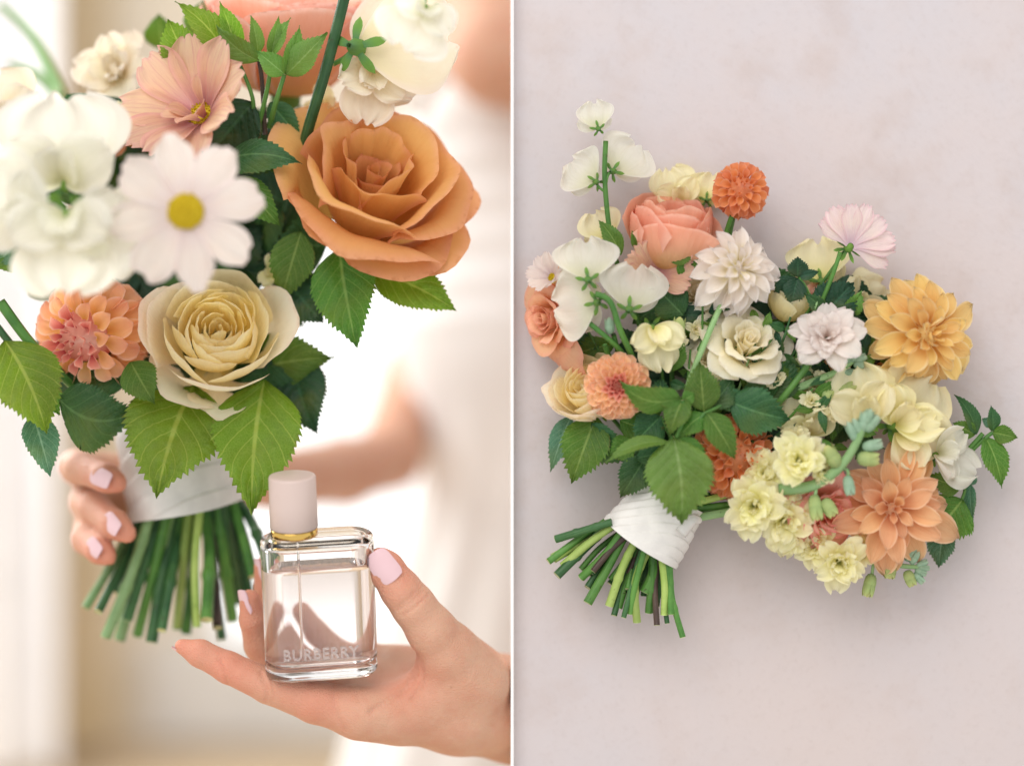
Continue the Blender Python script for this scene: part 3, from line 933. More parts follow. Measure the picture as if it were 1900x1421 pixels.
# the hand that offers the bottle: index finger below, the others curl up behind it, thumb along its side
hand = [
    ([(338, 1199, -4, 14), (372, 1212, -3, 25), (424, 1238, -2, 29), (500, 1272, -4, 33), (585, 1302, -10, 39), (668, 1322, -22, 45)], 8, 10),
    ([(463, 1112, -58, 19), (470, 1150, -72, 25), (480, 1196, -92, 27), (508, 1248, -104, 29), (585, 1272, -92, 34), (680, 1298, -78, 42)], 7, 8),
    ([(488, 1050, -112, 17), (494, 1090, -128, 22), (506, 1140, -144, 25), (548, 1206, -158, 27), (620, 1248, -146, 32), (700, 1272, -124, 40)], 7, 8),
    ([(560, 1128, -176, 16), (585, 1162, -188, 20), (622, 1196, -196, 23), (680, 1216, -186, 27), (738, 1240, -158, 38)], 7, 8),
    ([(706, 1040, 34, 25), (716, 1056, 32, 33), (744, 1094, 26, 37), (766, 1122, 18, 40), (800, 1168, 0, 45), (832, 1208, -30, 54), (884, 1262, -80, 66)], 10, 22),
    ([(668, 1322, -22, 45), (735, 1324, -50, 52), (850, 1318, -110, 78), (960, 1322, -222, 90), (1100, 1346, -330, 98), (1320, 1400, -480, 120)], 26, 26),
    ([(680, 1298, -78, 42), (850, 1300, -130, 70), (960, 1316, -224, 86)], 20, 26),
    ([(700, 1270, -124, 40), (800, 1268, -140, 58), (940, 1306, -220, 82)], 20, 26),
    ([(738, 1240, -158, 38), (830, 1252, -168, 52), (940, 1300, -215, 78)], 20, 26),
    ([(700, 1328, -34, 40), (772, 1280, -46, 28), (815, 1228, -30, 36)], 16, 20),
    ([(790, 1300, -46, 44), (850, 1268, -60, 52)], 16, 26),
]
hV, hF = grow(hand, 10, 3.0 * S)


CR = []


def crease(V, pts, depth, width):
    W = np.array([P(*q) for q in pts])
    W2 = spline(W, 24) if len(W) > 2 else spline(W, 16)
    dd = np.full(len(V), 1e9); 
    for q in W2:
        dd = np.minimum(dd, (V[:, 0] - q[0]) ** 2 + (V[:, 2] - q[2]) ** 2 + 0.15 * np.clip(np.abs(V[:, 1] - q[1]) - 0.012, 0, 1) ** 2 * 400)
    V[:, 1] += depth * S * np.exp(-dd / (width * S) ** 2)
    CR.append((W2, width))
    return V


for pts, dp, wd in (([(408, 1226, 26), (416, 1250, 28), (424, 1272, 20)], 4, 4), ([(484, 1250, 26), (496, 1282, 28), (492, 1306, 16)], 4, 5), ([(500, 1250, 26), (508, 1284, 28), (504, 1306, 16)], 2.5, 4),
                    ([(738, 1132, 58), (762, 1118, 60), (784, 1098, 56)], 3, 4), ([(746, 1142, 58), (772, 1124, 60), (792, 1106, 54)], 3, 4), ([(738, 1126, 58), (760, 1109, 60), (778, 1094, 56)], 2, 4),
                    ([(770, 1212, 10), (766, 1250, 10), (740, 1286, 10), (690, 1318, 20)], 6, 7), ([(778, 1218, 10), (784, 1262, 10), (764, 1298, 8)], 4, 5), ([(615, 1268, 30), (622, 1310, 30), (640, 1352, 10)], 3, 5), ([(655, 1264, 26), (664, 1300, 26)], 2.5, 4)):
    hV = crease(hV, pts, dp, wd)

# the other arm and hand: fingers round the bouquet handle, forearm, elbow, upper arm, shoulder and chest
arm = [
    ([(218, 896, -128, 20), (196, 886, -138, 27), (150, 868, -205, 30), (142, 866, -300, 32), (200, 885, -372, 44)], 12, 14),
    ([(236, 990, -128, 19), (214, 973, -136, 26), (176, 942, -205, 29), (160, 932, -300, 31), (210, 915, -380, 44)], 12, 12),
    ([(200, 1032, -146, 18), (184, 1020, -156, 25), (162, 1000, -215, 29), (170, 980, -300, 32), (220, 940, -385, 42)], 12, 12),
    ([(210, 905, -385, 56), (270, 910, -420, 62), (350, 900, -520, 46), (500, 890, -950, 50), (640, 874, -1450, 60), (722, 850, -1750, 58), (764, 690, -2150, 50), (900, 400, -2500, 70), (1000, 100, -2000, 118), (1060, -120, -1800, 150)], 30, 30),
    ([(880, -60, -1700, 90), (935, 90, -1560, 108), (1060, 110, -1560, 120), (1300, 80, -1650, 150)], 30, 40),
    ([(1320, 1400, -480, 120), (1700, 1300, -900, 130), (1500, 300, -1500, 130), (1300, 80, -1650, 150)], 40, 40),
]
aV, aF = grow(arm, 20, 11 * S)
tipsP = [P(338, 1199, 0), P(463, 1112, -58), P(488, 1050, -112), P(706, 1040, 40), P(218, 898, -128), P(236, 992, -128), P(200, 1032, -146), P(420, 1240, 10)]
bV = np.concatenate([hV, aV]); bF = np.concatenate([hF, aF + len(hV)])
tint = np.zeros(len(bV))
for q in tipsP:
    tint = np.maximum(tint, np.exp(-((bV - q) ** 2).sum(1) / (0.019 ** 2)))
for q, r_ in ((P(585, 1290, 0), 0.022), (P(760, 1255, -20), 0.016)):
    tint = np.maximum(tint, 0.7 * np.exp(-((bV - q) ** 2).sum(1) / r_ ** 2))
for W2, wd in CR:
    dd = np.full(len(hV), 1e9)
    for q in W2:
        dd = np.minimum(dd, (hV[:, 0] - q[0]) ** 2 + (hV[:, 2] - q[2]) ** 2 + np.clip(np.abs(hV[:, 1] - q[1]) - 0.012, 0, 1) ** 2 * 60)
    tint[:len(hV)] = np.maximum(tint[:len(hV)], 0.42 * np.exp(-dd / (wd * 0.7 * S) ** 2))
mk('body', bV, bF, M['skin'], person, None, None, None, True, tint)


def nail(c, axis, normal, w, L, r, label=None, lift=3.0):
    """c: joint-line point (px,py,d) already on the surface"""
    o_ = P(*c); k = KS(c[2])
    a = unit(axis); n = unit(np.array(normal, float) - a * (np.array(normal, float) @ a)); l = np.cross(a, n)
    nu, nv = 11, 9
    u = np.linspace(-1, 1, nu)[:, None] * np.ones((1, nv)); v = np.linspace(-1, 1, nv)[None, :] * np.ones((nu, 1))
    wid = w / 2 * (1 - 0.22 * np.abs(u) ** 5 - 0.05 * (u + 1))
    th = v * wid / r
    x = u * L / 2 * (1 - 0.10 * v ** 2)
    V = o_ + k * (x[..., None] * a + (r * np.sin(th))[..., None] * l + (r * (np.cos(th) - 1) - 0.05 * L * u ** 2 + lift)[..., None] * n)
    V2 = V - n * 2.0 * k
    Vs = np.concatenate([V.reshape(-1, 3), V2.reshape(-1, 3)])
    f1 = gfaces(nu, nv)
    return mk('nail', Vs, np.concatenate([f1, f1[:, ::-1] + nu * nv]), M['nail'], person, Vs.mean(0), None, label)


nail((711, 1051, 66), (-0.60, 0.0, 0.80), (-0.12, -1, 0.05), 56, 66, 40, 'square pale pink thumb nail', 3.4)
nail((451, 1118, -48), (-0.25, -0.1, 0.95), (-0.75, -0.62, 0.15), 34, 50, 24)
nail((478, 1056, -104), (-0.2, -0.1, 0.95), (-0.80, -0.5, 0.15), 28, 42, 20)
nail((331, 1207, -4), (-0.85, 0, 0.45), (-0.45, -0.25, -0.85), 22, 30, 18)
nail((188, 886, -110), (0.74, -0.6, -0.28), (-0.45, -0.85, 0.25), 38, 54, 30, None, 6)
nail((208, 972, -110), (0.6, -0.6, -0.5), (-0.5, -0.85, 0.1), 36, 50, 29, None, 6)
nail((176, 1016, -132), (0.6, -0.6, -0.5), (-0.55, -0.85, 0.1), 32, 44, 28, None, 6)

# dress: bodice with soft horizontal pleats and a falling skirt
prof = [(100, 225), (180, 268), (260, 282), (400, 268), (560, 288), (640, 300), (740, 246), (840, 232), (930, 236), (1010, 270), (1120, 300), (1260, 340), (1421, 385), (1700, 470)]
nz, na_ = 120, 80
pys = np.linspace(100, 1700, nz)
rr = np.interp(pys, [q[0] for q in prof], [q[1] for q in prof])
rr = np.convolve(np.pad(rr, 6, 'edge'), np.ones(13) / 13, 'valid')
DD = -1950
th = np.linspace(0, 2 * math.pi, na_)
V = []
for py_, r_ in zip(pys, rr):
    c0 = P(1020, py_, DD)
    pl = 5.0 * np.sin(py_ * 0.085 + 1.2 * np.sin(th * 2)) * (1 if 240 < py_ < 600 else 0.0) + (9 * np.sin(th * 15 + py_ * 0.004) * np.clip((py_ - 650) / 400, 0, 1))
    R_ = (r_ + pl) * KS(DD)
    V.append(np.stack([c0[0] + R_ * np.cos(th), c0[1] + 0.62 * R_ * np.sin(th), np.full(na_, c0[2]) + 0.004 * np.sin(th * 3)], -1))
V = np.concatenate(V)
mk('dress', V, gfaces(nz, na_), M['dress'], person, V.mean(0), None, 'cream dress with soft horizontal pleats at the bodice')
sv = [P(985, -60, -1560), P(905, 60, -1565), P(800, 150, -1640), P(770, 210, -1700)]
V, F, U = tube_geo(sv, 26 * KS(-1600), 20 * KS(-1600), 20, 8)
mk('strap', V, F, M['dress'], person, V.mean(0), U)

# ------------------------------------------------------------------ perfume bottle
t = NT('clear_glass')
g_ = t.n('ShaderNodeBsdfPrincipled')
g_.inputs['Base Color'].default_value = (1, 1, 1, 1); g_.inputs['Roughness'].default_value = 0.0
g_.inputs['Transmission Weight'].default_value = 1.0; g_.inputs['IOR'].default_value = 1.48
M['glass'] = t.done(g_.outputs[0])
t = NT('perfume_liquid')
g_ = t.n('ShaderNodeBsdfPrincipled')
g_.inputs['Base Color'].default_value = (1.0, 0.94, 0.925, 1); g_.inputs['Roughness'].default_value = 0.0
g_.inputs['Transmission Weight'].default_value = 1.0; g_.inputs['IOR'].default_value = 1.36
M['liquid'] = t.done(g_.outputs[0])
M['cap'] = plain_mat('cap', (208, 188, 180), (204, 183, 175), 20, 0.36, 0.4)
M['gold'] = plain_mat('gold', (226, 190, 110), (216, 178, 96), 30, 0.14, 0.5, Metallic=1.0)
t = NT('embossed')
g_ = t.n('ShaderNodeBsdfPrincipled')
g_.inputs['Base Color'].default_value = (0.96, 0.9, 0.89, 1); g_.inputs['Roughness'].default_value = 0.1
g_.inputs['Transmission Weight'].default_value = 0.8; g_.inputs['IOR'].default_value = 1.6
M['embossed'] = t.done(g_.outputs[0])

BC, BD = P(597, 1248, -6), -6
bk = KS(BD)
til, yaw, rol = math.radians(13), math.radians(9), math.radians(-1.0)
Rx = np.array([[1, 0, 0], [0, math.cos(til), -math.sin(til)], [0, math.sin(til), math.cos(til)]])
Rz = np.array([[math.cos(yaw), -math.sin(yaw), 0], [math.sin(yaw), math.cos(yaw), 0], [0, 0, 1]])
Ry = np.array([[math.cos(rol), 0, math.sin(rol)], [0, 1, 0], [-math.sin(rol), 0, math.cos(rol)]])
RB = Ry @ Rx @ Rz


def btf(V):
    return BC + bk * (np.asarray(V) @ RB.T)


def rrect(hw, hd, r, n=14):
    pts = []
    for cx, cy, a0 in ((hw - r, hd - r, 0), (-(hw - r), hd - r, 90), (-(hw - r), -(hd - r), 180), (hw - r, -(hd - r), 270)):
        for a in np.radians(a0 + np.linspace(0, 90, n)):
            pts.append((cx + r * math.cos(a), cy + r * math.sin(a)))
    return np.array(pts)


def vessel(hw, hd, r, z0, z1, bev, nb=6):
    rows = []
    for a in np.linspace(0, math.pi / 2, nb):
        rows.append((bev * (1 - math.sin(a)), z0 + bev * (1 - math.cos(a))))
    for a in np.linspace(0, math.pi / 2, nb):
        rows.append((bev * (1 - math.cos(a)), z1 - bev * (1 - math.sin(a))))
    V = []
    for ins, z in rows:
        q = rrect(hw - ins, hd - ins, max(r - ins, 2))
        V.append(np.concatenate([q, np.full((len(q), 1), z)], 1))
    m = len(V[0]); n = len(rows)
    V = np.concatenate(V)
    F = []
    for i in range(n - 1):
        for j in range(m):
            F.append([i * m + j, i * m + (j + 1) % m, (i + 1) * m + (j + 1) % m, (i + 1) * m + j])
    F.append(list(range(m - 1, -1, -1)))
    F.append(list(range((n - 1) * m, n * m)))
    return V, F


bottle = empty('perfume_bottle', BC)
tag(bottle, 'clear glass perfume bottle with pale pink cap and gold collar resting on fingers', 'perfume bottle')
V1, F1 = vessel(104, 50, 48, 0, 268, 11)
V2, F2 = vessel(91, 38, 36, 24, 254, 12)
F2i = [f[::-1] for f in F2]
V = np.concatenate([V1, V2]); F = F1 + [[k + len(V1) for k in f] for f in F2i]
mk('glass_body', btf(V), F, M['glass'], bottle)
V, F = vessel(91.25, 38.25, 36, 23.75, 212, 8)
mk('liquid', btf(V), F, M['liquid'], bottle)
cx = -41


def blathe(name, pts, mat, n=48):
    V, F, U = lathe(pts, n)
    return mk(name, btf(V + np.array([cx, 0, 0])), F, M[mat], bottle, None, U)


V, F, U = lathe([(2.6, 40), (2.6, 262)], 10)
mk('dip_tube', btf(V + np.array([cx + 6, 4, 0])), F, M['glass'], bottle, None, U)
blathe('collar', [(0.5, 268.3), (41, 268.3), (43, 270), (43, 281), (41, 283), (0.5, 283)], 'gold')
blathe('cap', [(0.5, 283.4), (42, 283.4), (44, 285), (43.6, 330), (43, 378), (41.5, 381), (38, 382), (0.5, 382)], 'cap')
cu = bpy.data.curves.new('lettering', 'FONT')
cu.body = 'BURBERRY'
cu.size = 29; cu.extrude = 1.6; cu.bevel_depth = 0.7; cu.bevel_resolution = 1; cu.space_character = 1.12
tmp = bpy.data.objects.new('lettering_tmp', cu)
sc.collection.objects.link(tmp)
bpy.context.view_layer.update()
me = bpy.data.meshes.new_from_object(tmp.evaluated_get(bpy.context.evaluated_depsgraph_get()))
tv = np.array([v.co[:] for v in me.vertices]); tf_ = [list(q.vertices) for q in me.polygons]
bpy.data.objects.remove(tmp)
wd = tv[:, 0].max() - tv[:, 0].min()
tv[:, 0] = (tv[:, 0] - tv[:, 0].min()) * 138 / wd - 72
bx_ = np.clip(np.abs(tv[:, 0]) - 56, 0, 47)
tv = np.stack([tv[:, 0], -(np.sqrt(48.0 ** 2 - bx_ ** 2) + 2) - 1.6 - tv[:, 2], tv[:, 1] + 46], 1)
mk('lettering', btf(tv), tf_, M['embossed'], bottle, None, None, 'embossed letters reading BURBERRY', smooth=False)


# ------------------------------------------------------------------ bouquet in the hand (left)
def link_stem(F_, px, py, d, bind, r, mat='stem', back=None):
    a = F_.c - F_.R[:, 2] * F_.k * (back if back is not None else 40)
    b_ = P(*bind)
    m_ = (a + b_) / 2 + np.array([0, 0.006, 0])
    if a[1] < -0.015:      # blooms far in front: the stalk first dives into the bouquet
        m_ = a + 0.12 * (b_ - a); m_[1] = max(b_[1] - 0.012, 0.02)
    V, F, U = tube_geo([a, m_, b_], r * F_.k, r * F_.k, 14, 7)
    mk('stem', V, F, M[mat], F_.o, None, U)


def wrap_geo(A, B, ra, rb, n=140, m=100, pleats=5, seed=0, squash=0.8, slant=0.55, amp=0.05):
    """A, B world points of the axis (bottom, top)"""
    ax = unit(B - A); L = np.linalg.norm(B - A)
    X = unit(np.cross(ax, [0, 1, 0])); Y = np.cross(ax, X)
    if Y[1] > 0: Y = -Y
    th = np.linspace(0, 2 * math.pi, n); u = np.linspace(0, 1, m)
    T, Uu = np.meshgrid(th, u)
    # u runs bottom -> top
    ph = (Uu + slant * 0.35 * np.cos(T + 0.6) + 0.02 * np.sin(3 * T)) * pleats
    saw = ph - np.floor(ph)
    r = ra + (rb - ra) * Uu
    r = r * (1 + amp * (0.25 + 0.75 * saw) * np.clip((1 - saw) * 14, 0, 1) + 0.012 * np.sin(5 * T + 7 * Uu + seed) + 0.02 * np.sin(2 * T + 3 * Uu))
    tt = Uu * L + 0.03 * L * np.sin(2 * T + seed) * (np.abs(Uu - 0.5) * 2)
    V = A + tt[..., None] * ax + (r * np.cos(T))[..., None] * X + (squash * r * np.sin(T))[..., None] * Y
    UV = np.stack([T / 6.2832, Uu], -1)
    return V.reshape(-1, 3), gfaces(m, n), UV.reshape(-1, 2)


LB = empty('bouquet', P(330, 960, -250))
tag(LB, 'large bouquet held in a hand, with a caramel rose and white satin wrapped handle', 'bouquet', 'bridal bouquets')
V, F, U = wrap_geo(P(352, 952, -255), P(312, 770, -265), 108 * KS(-255), 98 * KS(-255), pleats=4, seed=1, squash=0.95)
mk('satin_wrap', V, F, M['satin'], LB, V.mean(0), U, 'white satin ribbon wrapped round the stems')
rng = np.random.default_rng(11)
tipsL = [(158, 1128, 'stem_sage'), (182, 1135, 'stem_dark'), (196, 1182, 'stem_sage'), (222, 1186, 'stem_sage'), (236, 1150, 'stem_dark'), (255, 1178, 'stem'), (281, 1192, 'stem_dark'), (268, 1120, 'stem_sage'), (300, 1170, 'stem_dark'), (328, 1166, 'stem_light'), (345, 1176, 'stem'),
         (366, 1163, 'stem_light'), (384, 1150, 'stem'), (396, 1140, 'stem_dark'), (412, 1186, 'stem_dark'), (404, 1165, 'stem_purple'), (432, 1150, 'stem'), (446, 1118, 'stem_dark'), (462, 1106, 'stem_dark'), (470, 1070, 'stem'), (492, 1032, 'stem_dark'), (310, 1110, 'stem'), (214, 1100, 'stem_dark')]
for i, (x, y, m_) in enumerate(tipsL):
    a = (260 + (x - 150) * 0.52, 935 - (x - 150) * 0.05, -255 + rng.uniform(-60, 70))
    dt = rng.uniform(-330, -150)
    stem(LB, [a, ((a[0] + x) / 2 + rng.normal(0, 4), (a[1] + y) / 2, (a[2] + dt) / 2), (x, y, dt)], rng.uniform(8, 12.5), None, m_, knots=0.3 if i % 2 == 0 else 0)
bindL = (318, 800, -262)

# hero caramel rose
F_ = rose(LB, 684, 366, -70, 170, (0.22, 0.64), 'open caramel brown rose with broad curling petals', 'rose_caramel', 1.0, 25, 5,
          layers=[(3, 0.34, 0.74, 0.04, 0.04, 1.35), (3, 0.52, 0.80, 0.07, 0.10, 1.3), (3, 0.74, 0.74, 0.12, 0.16, 1.3), (4, 0.92, 0.56, 0.18, 0.22, 1.1)], ruf=0.034, stemlen=0.4, pw=0.42, roll=0.16, nv=25,
          outer=[(-1.75, 1.0, 0.06, -0.5, 0.98, 0.26, 0.20, 0.24, 0.42, 0.24, 0.05), (-1.3, 0.95, 0.06, -0.55, 0.98, 0.06, 0.20, 0.10, 0.42, 0.24, 0.05), (-0.5, 0.8, 0.06, -0.5, 0.96, 0.30, 0.20, 0.2, 0.42, 0.22, 0.05), (-2.8, 0.9, 0.06, -0.5, 0.95, 0.36, 0.14, 0.14, 0.42, 0.22, 0.04)])
link_stem(F_, 700, 372, -10, bindL, 11, 'stem', 110)
F_ = rose(LB, 532, 96, -215, 178, (0.05, 0.975), 'pink and peach rose seen from its side, cut by the frame', 'rose_pink', 0.98, 40, 2, pw=0.36, close=0.12, nv=23,
          layers=[(3, 0.4, 0.66, 0.03, 0.05, 1.3), (4, 0.62, 0.66, 0.05, 0.05, 1.15), (5, 0.84, 0.60, 0.05, 0.05, 1.05), (5, 0.94, 0.58, 0.06, 0.05, 1.0)])
link_stem(F_, 0, 0, 0, bindL, 11, 'stem', 90)
F_ = cup_rose(LB, 402, 622, -45, 134, (0.12, 0.42), 'yellow cupped garden rose with densely ruffled heart', 'rose_yellow', 'rose_ivory', 10, 4, 30,
              outer=[(-2.45, 0.75, 0.05, -0.9, 1.06, 0.02, 0.05, 0.06, 0.45, 0.26, 0.08), (-1.75, 0.55, 0.05, -0.9, 1.04, -0.12, 0.06, 0.08, 0.5, 0.26, 0.12), (2.75, 0.8, 0.05, -0.85, 1.0, 0.36, 0.05, 0.03, 0.42, 0.26, 0.03), (-0.1, 0.85, 0.05, -0.85, 1.0, 0.40, 0.08, 0.03, 0.42, 0.26, 0.03)])
link_stem(F_, 0, 0, 0, bindL, 10, 'stem', 110)
F_ = dahlia(LB, 163, 622, -55, 116, (-0.38, -0.30), 'coral pink ball dahlia with rolled petals', 'dahlia_coral', 84, 'dahlia_heart', 2.1, 0.58, 0.12, 0.62, 0.55, 0.7, 0.46, 20, 0.35, name='ball_dahlia', nu=9, nv=9)
link_stem(F_, 0, 0, 0, bindL, 9, 'stem', 60)
F_ = cosmos(LB, 376, 216, -10, 150, (-0.42, 0.40), 'peachy pink cosmos with pleated petals and yellow eye', 'cosmos_pink', 9, (0.75, 0.35), 20, eye=0.19, inner=6, seed=3, W=0.60, ruf=0.035, cup=0.2)
link_stem(F_, 0, 0, 0, bindL, 6, 'stem', 20)
F_ = cosmos(LB, 345, 393, 310, 140, (0.03, 0.02), 'blush white cosmos with a round yellow eye', 'cosmos_white', 8, (0.12, -0.10), 12, eye=0.25, seed=5, W=0.57, nteeth=1, ruf=0.05)
link_stem(F_, 0, 0, 0, bindL, 6, 'stem', 20)
F_ = sweet_pea(LB, 118, 338, 200, 150, (-0.05, 0.10), 'broad creamy white sweet pea above a second one', 'pea', 0, seed=1, wings=True, ruf=0.08)
link_stem(F_, 0, 0, 0, bindL, 6, 'stem', 20)
F_ = sweet_pea(LB, 122, 400, 300, 140, (0.0, 0.05), 'white sweet pea hanging in front of the coral dahlia', 'pea', 182, seed=4, ruf=0.1, W=1.45)
link_stem(F_, 0, 0, 0, bindL, 6, 'stem', 20)
F_ = sweet_pea(LB, 66, 410, 280, 118, (-0.2, 0.1), 'white sweet pea cut by the edge of the frame', 'pea', 60, seed=9, ruf=0.1)
sweet_pea(LB, 160, 420, 270, 104, (0.2, 0.1), 'small white sweet pea tucked beside the white cosmos', 'pea', -100, seed=12, ruf=0.1)
F_ = rosette(LB, 222, 138, -230, 98, (-0.35, 0.30), 'cream ruffled sweet pea out of focus behind', 'petal_ivory', 12, 3, 'sweet_pea', 0.1)
link_stem(F_, 0, 0, 0, bindL, 6, 'stem', 20)
sweet_pea(LB, 30, 230, -150, 90, (-0.3, 0.2), 'cream sweet pea behind at the edge of the frame', 'petal_ivory', 30, seed=21)
F_ = sweet_pea(LB, 668, 90, 10, 165, (0.22, 0.06), 'ivory sweet pea seen from behind with green calyx', 'petal_ivory', 82, True, 6, True, -0.1, 0.06, 1.3)
link_stem(F_, 0, 0, 0, (618, 120, -5), 5, 'stem', 30)
sweet_pea(LB, 690, 130, -30, 96, (0.2, -0.2), 'ivory sweet pea wings hanging over the caramel rose', 'petal_ivory', 170, False, 8, True, 0.1, 0.08, 1.1)
sweet_pea(LB, 790, 15, 170, 90, (0.2, 0.1), 'white sweet pea out of focus at the upper edge', 'pea', 150, False, 14)
stem(LB, [(648, -40, 40), (610, 110, 22), (574, 232, -30), (520, 420, -160), (400, 700, -240)], 11, 11, 'stem_dark')
rosette(LB, 505, 505, -120, 42, (0.3, 0.2), 'small greenish yellow stock bloom in shadow', 'stock', 9, 5)
rosette(LB, 240, 225, -110, 50, (-0.3, 0.2), 'small yellow ruffled bloom behind the cosmos', 'rose_yellow', 8, 6, 'stock_flower')
rosette(LB, 606, 205, -140, 55, (-0.2, 0.1), 'yellow ruffled bloom behind the caramel rose', 'rose_yellow', 8, 2, 'stock_flower')
rosette(LB, 235, 255, -140, 40, (-0.2, 0.1), 'dark orange bloom deep inside', 'dahlia_orange', 8, 8, 'dahlia')
rosette(LB, 72, 470, -60, 30, (-0.2, 0.1), 'dark orange bloom beneath the white sweet pea', 'dahlia_orange', 8, 8, 'dahlia')

for spec in [
    # base, tip, width, material, curl, fold, roll, side
    ((628, 462, -70), (663, 645, -20), 122, 'leaf_mid', 0.05, 0.22, 10, 0.0),
    ((640, 470, -60), (664, 642, -24), 20, 'leaf_mid', 0.0, 0.2, 0, 0.0),
    ((690, 500, -90), (848, 578, -50), 92, 'leaf_bright', 0.04, 0.18, -12, -0.03),
    ((450, 690, -150), (624, 662, -90), 112, 'leaf_mid', 0.10, -0.15, 18, -0.06),
    ((530, 520, -110), (600, 600, -80), 110, 'leaf_deep', 0.05, 0.1, 0, 0.0),
    ((545, 660, -130), (592, 806, -90), 105, 'leaf_deep', 0.06, 0.1, 10, 0.05),
    ((486, 706, -70), (472, 952, 20), 158, 'leaf_bright', 0.06, 0.16, -8, 0.03),
    ((352, 716, -80), (298, 924, 20), 182, 'leaf_bright', 0.07, 0.12, 6, 0.02),
    ((112, 738, -10), (256, 758, -50), 120, 'leaf_dark', -0.02, 0.16, 6, 0.22),
    ((58, 770, -30), (96, 884, 0), 66, 'leaf_teal', 0.05, 0.2, -25, 0.0),
    ((8, 632, 30), (88, 806, 40), 128, 'leaf_bright', 0.08, 0.14, -14, -0.04),
    ((40, 640, 0), (110, 770, -10), 90, 'leaf_mid', 0.05, 0.14, 10, 0.0),
    ((240, 672, -20), (290, 750, 16), 70, 'leaf_mid', 0.05, 0.2, 0, 0.0),
    ((410, 300, 10), (562, 306, 36), 66, 'leaf_dark', 0.16, -0.25, -14, -0.06),
    ((425, 112, -20), (326, 6, 10), 62, 'leaf_bright', 0.10, 0.2, 25, 0.04),
    ((352, 128, -30), (312, 36, -20), 74, 'leaf_bright', 0.05, 0.2, 0, 0.0),
    ((440, 104, -10), (408, 4, 0), 44, 'leaf_bright', 0.05, 0.25, 30, 0.0),
    ((480, 112, 0), (402, 48, 20), 46, 'leaf_light', 0.12, 0.2, -20, -0.05),
    ((478, 100, 0), (466, 30, 12), 30, 'leaf_light', 0.06, 0.3, 30, 0.0),
    ((502, 104, 4), (518, 30, 16), 26, 'leaf_light', 0.05, 0.3, 20, 0.0),
    ((500, 108, 4), (540, 34, 10), 34, 'leaf_light', 0.05, 0.3, -25, 0.0),
    ((530, 138, 8), (608, 62, 30), 58, 'leaf_light', 0.10, 0.2, -18, 0.06),
    ((528, 138, 8), (556, 48, 20), 42, 'leaf_light', 0.08, 0.3, 35, 0.0),
    ((528, 138, 8), (476, 96, 24), 42, 'leaf_light', 0.10, 0.2, 0, 0.0),
    ((300, 92, -260), (296, 26, -240), 60, 'leaf_mid', 0.05, 0.1, 0, 0.0),
    ((360, 70, -200), (378, 0, -200), 50, 'leaf_mid', 0.05, 0.1, 0, 0.0),
    ((60, 420, 10), (-8, 500, 20), 90, 'leaf_teal', 0.06, 0.2, 20, 0.0),
    ((72, 488, 10), (-20, 492, 30), 46, 'leaf_mid', 0.10, -0.2, 30, 0.0),
    ((560, 430, -60), (520, 560, -80), 80, 'leaf_mid', 0.05, 0.1, 0, 0.0),
    ((440, 330, -20), (520, 420, -30), 60, 'leaf_mid', 0.05, 0.2, 0, 0.0),
    ((470, 190, -40), (380, 300, -40), 110, 'leaf_deep', 0.05, 0.2, 0, 0.0),
    ((500, 190, -60), (560, 260, -50), 50, 'leaf_dark', 0.05, 0.2, 0, 0.0),
    ((240, 700, -60), (110, 700, -50), 70, 'leaf_dark', 0.05, 0.2, 0, 0.0),
    ((560, 720, -120), (420, 730, -110), 90, 'leaf_dark', 0.05, 0.2, 0, 0.0),
]:
    leaf(LB, *spec[:3], spec[3], spec[4], spec[5], spec[6], spec[7], teeth=22 if spec[2] > 80 else 14, tooth=0.065)
stem(LB, [(478, 240, -60), (495, 170, -20), (505, 108, 2)], 5, 4, 'stem')
stem(LB, [(500, 235, -60), (512, 190, -10), (528, 138, 8)], 6, 4, 'stem')
stem(LB, [(470, 230, -60), (468, 180, -20), (440, 108, -8)], 5, 3, 'stem')
stem(LB, [(492, 250, -60), (486, 150, -30), (478, 100, -2)], 5, 4, 'stem_purple')
stem(LB, [(0, 560, 20), (60, 640, 10), (140, 720, -60)], 10, 9, 'stem')
stem(LB, [(-10, 600, 0), (30, 650, -5), (80, 700, -60)], 7, 7, 'stem_dark')
stem(LB, [(160, 470, -30), (215, 540, -60), (260, 640, -150)], 9, 9, 'stem')
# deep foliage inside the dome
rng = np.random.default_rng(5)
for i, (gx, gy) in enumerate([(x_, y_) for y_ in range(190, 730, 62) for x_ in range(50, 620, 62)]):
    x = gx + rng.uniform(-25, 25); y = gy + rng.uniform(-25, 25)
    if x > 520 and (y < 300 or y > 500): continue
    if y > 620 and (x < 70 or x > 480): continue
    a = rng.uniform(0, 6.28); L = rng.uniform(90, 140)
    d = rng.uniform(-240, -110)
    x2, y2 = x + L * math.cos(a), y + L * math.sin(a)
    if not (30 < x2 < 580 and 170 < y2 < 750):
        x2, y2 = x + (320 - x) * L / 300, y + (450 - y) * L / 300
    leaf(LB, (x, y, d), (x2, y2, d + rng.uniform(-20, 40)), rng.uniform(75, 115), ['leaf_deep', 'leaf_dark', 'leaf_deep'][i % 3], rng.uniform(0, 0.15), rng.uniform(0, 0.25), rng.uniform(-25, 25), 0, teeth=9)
for i in range(14):
    x = 300 + rng.normal(0, 70)
    stem(LB, [(x + rng.normal(0, 40), 560 + rng.uniform(-40, 40), -190 + rng.uniform(-30, 30)), ((x + 318) / 2, 690, -230), (318 + rng.normal(0, 40), 815, -250)], 9, 10, ['stem', 'stem_dark', 'stem_dark'][i % 3])
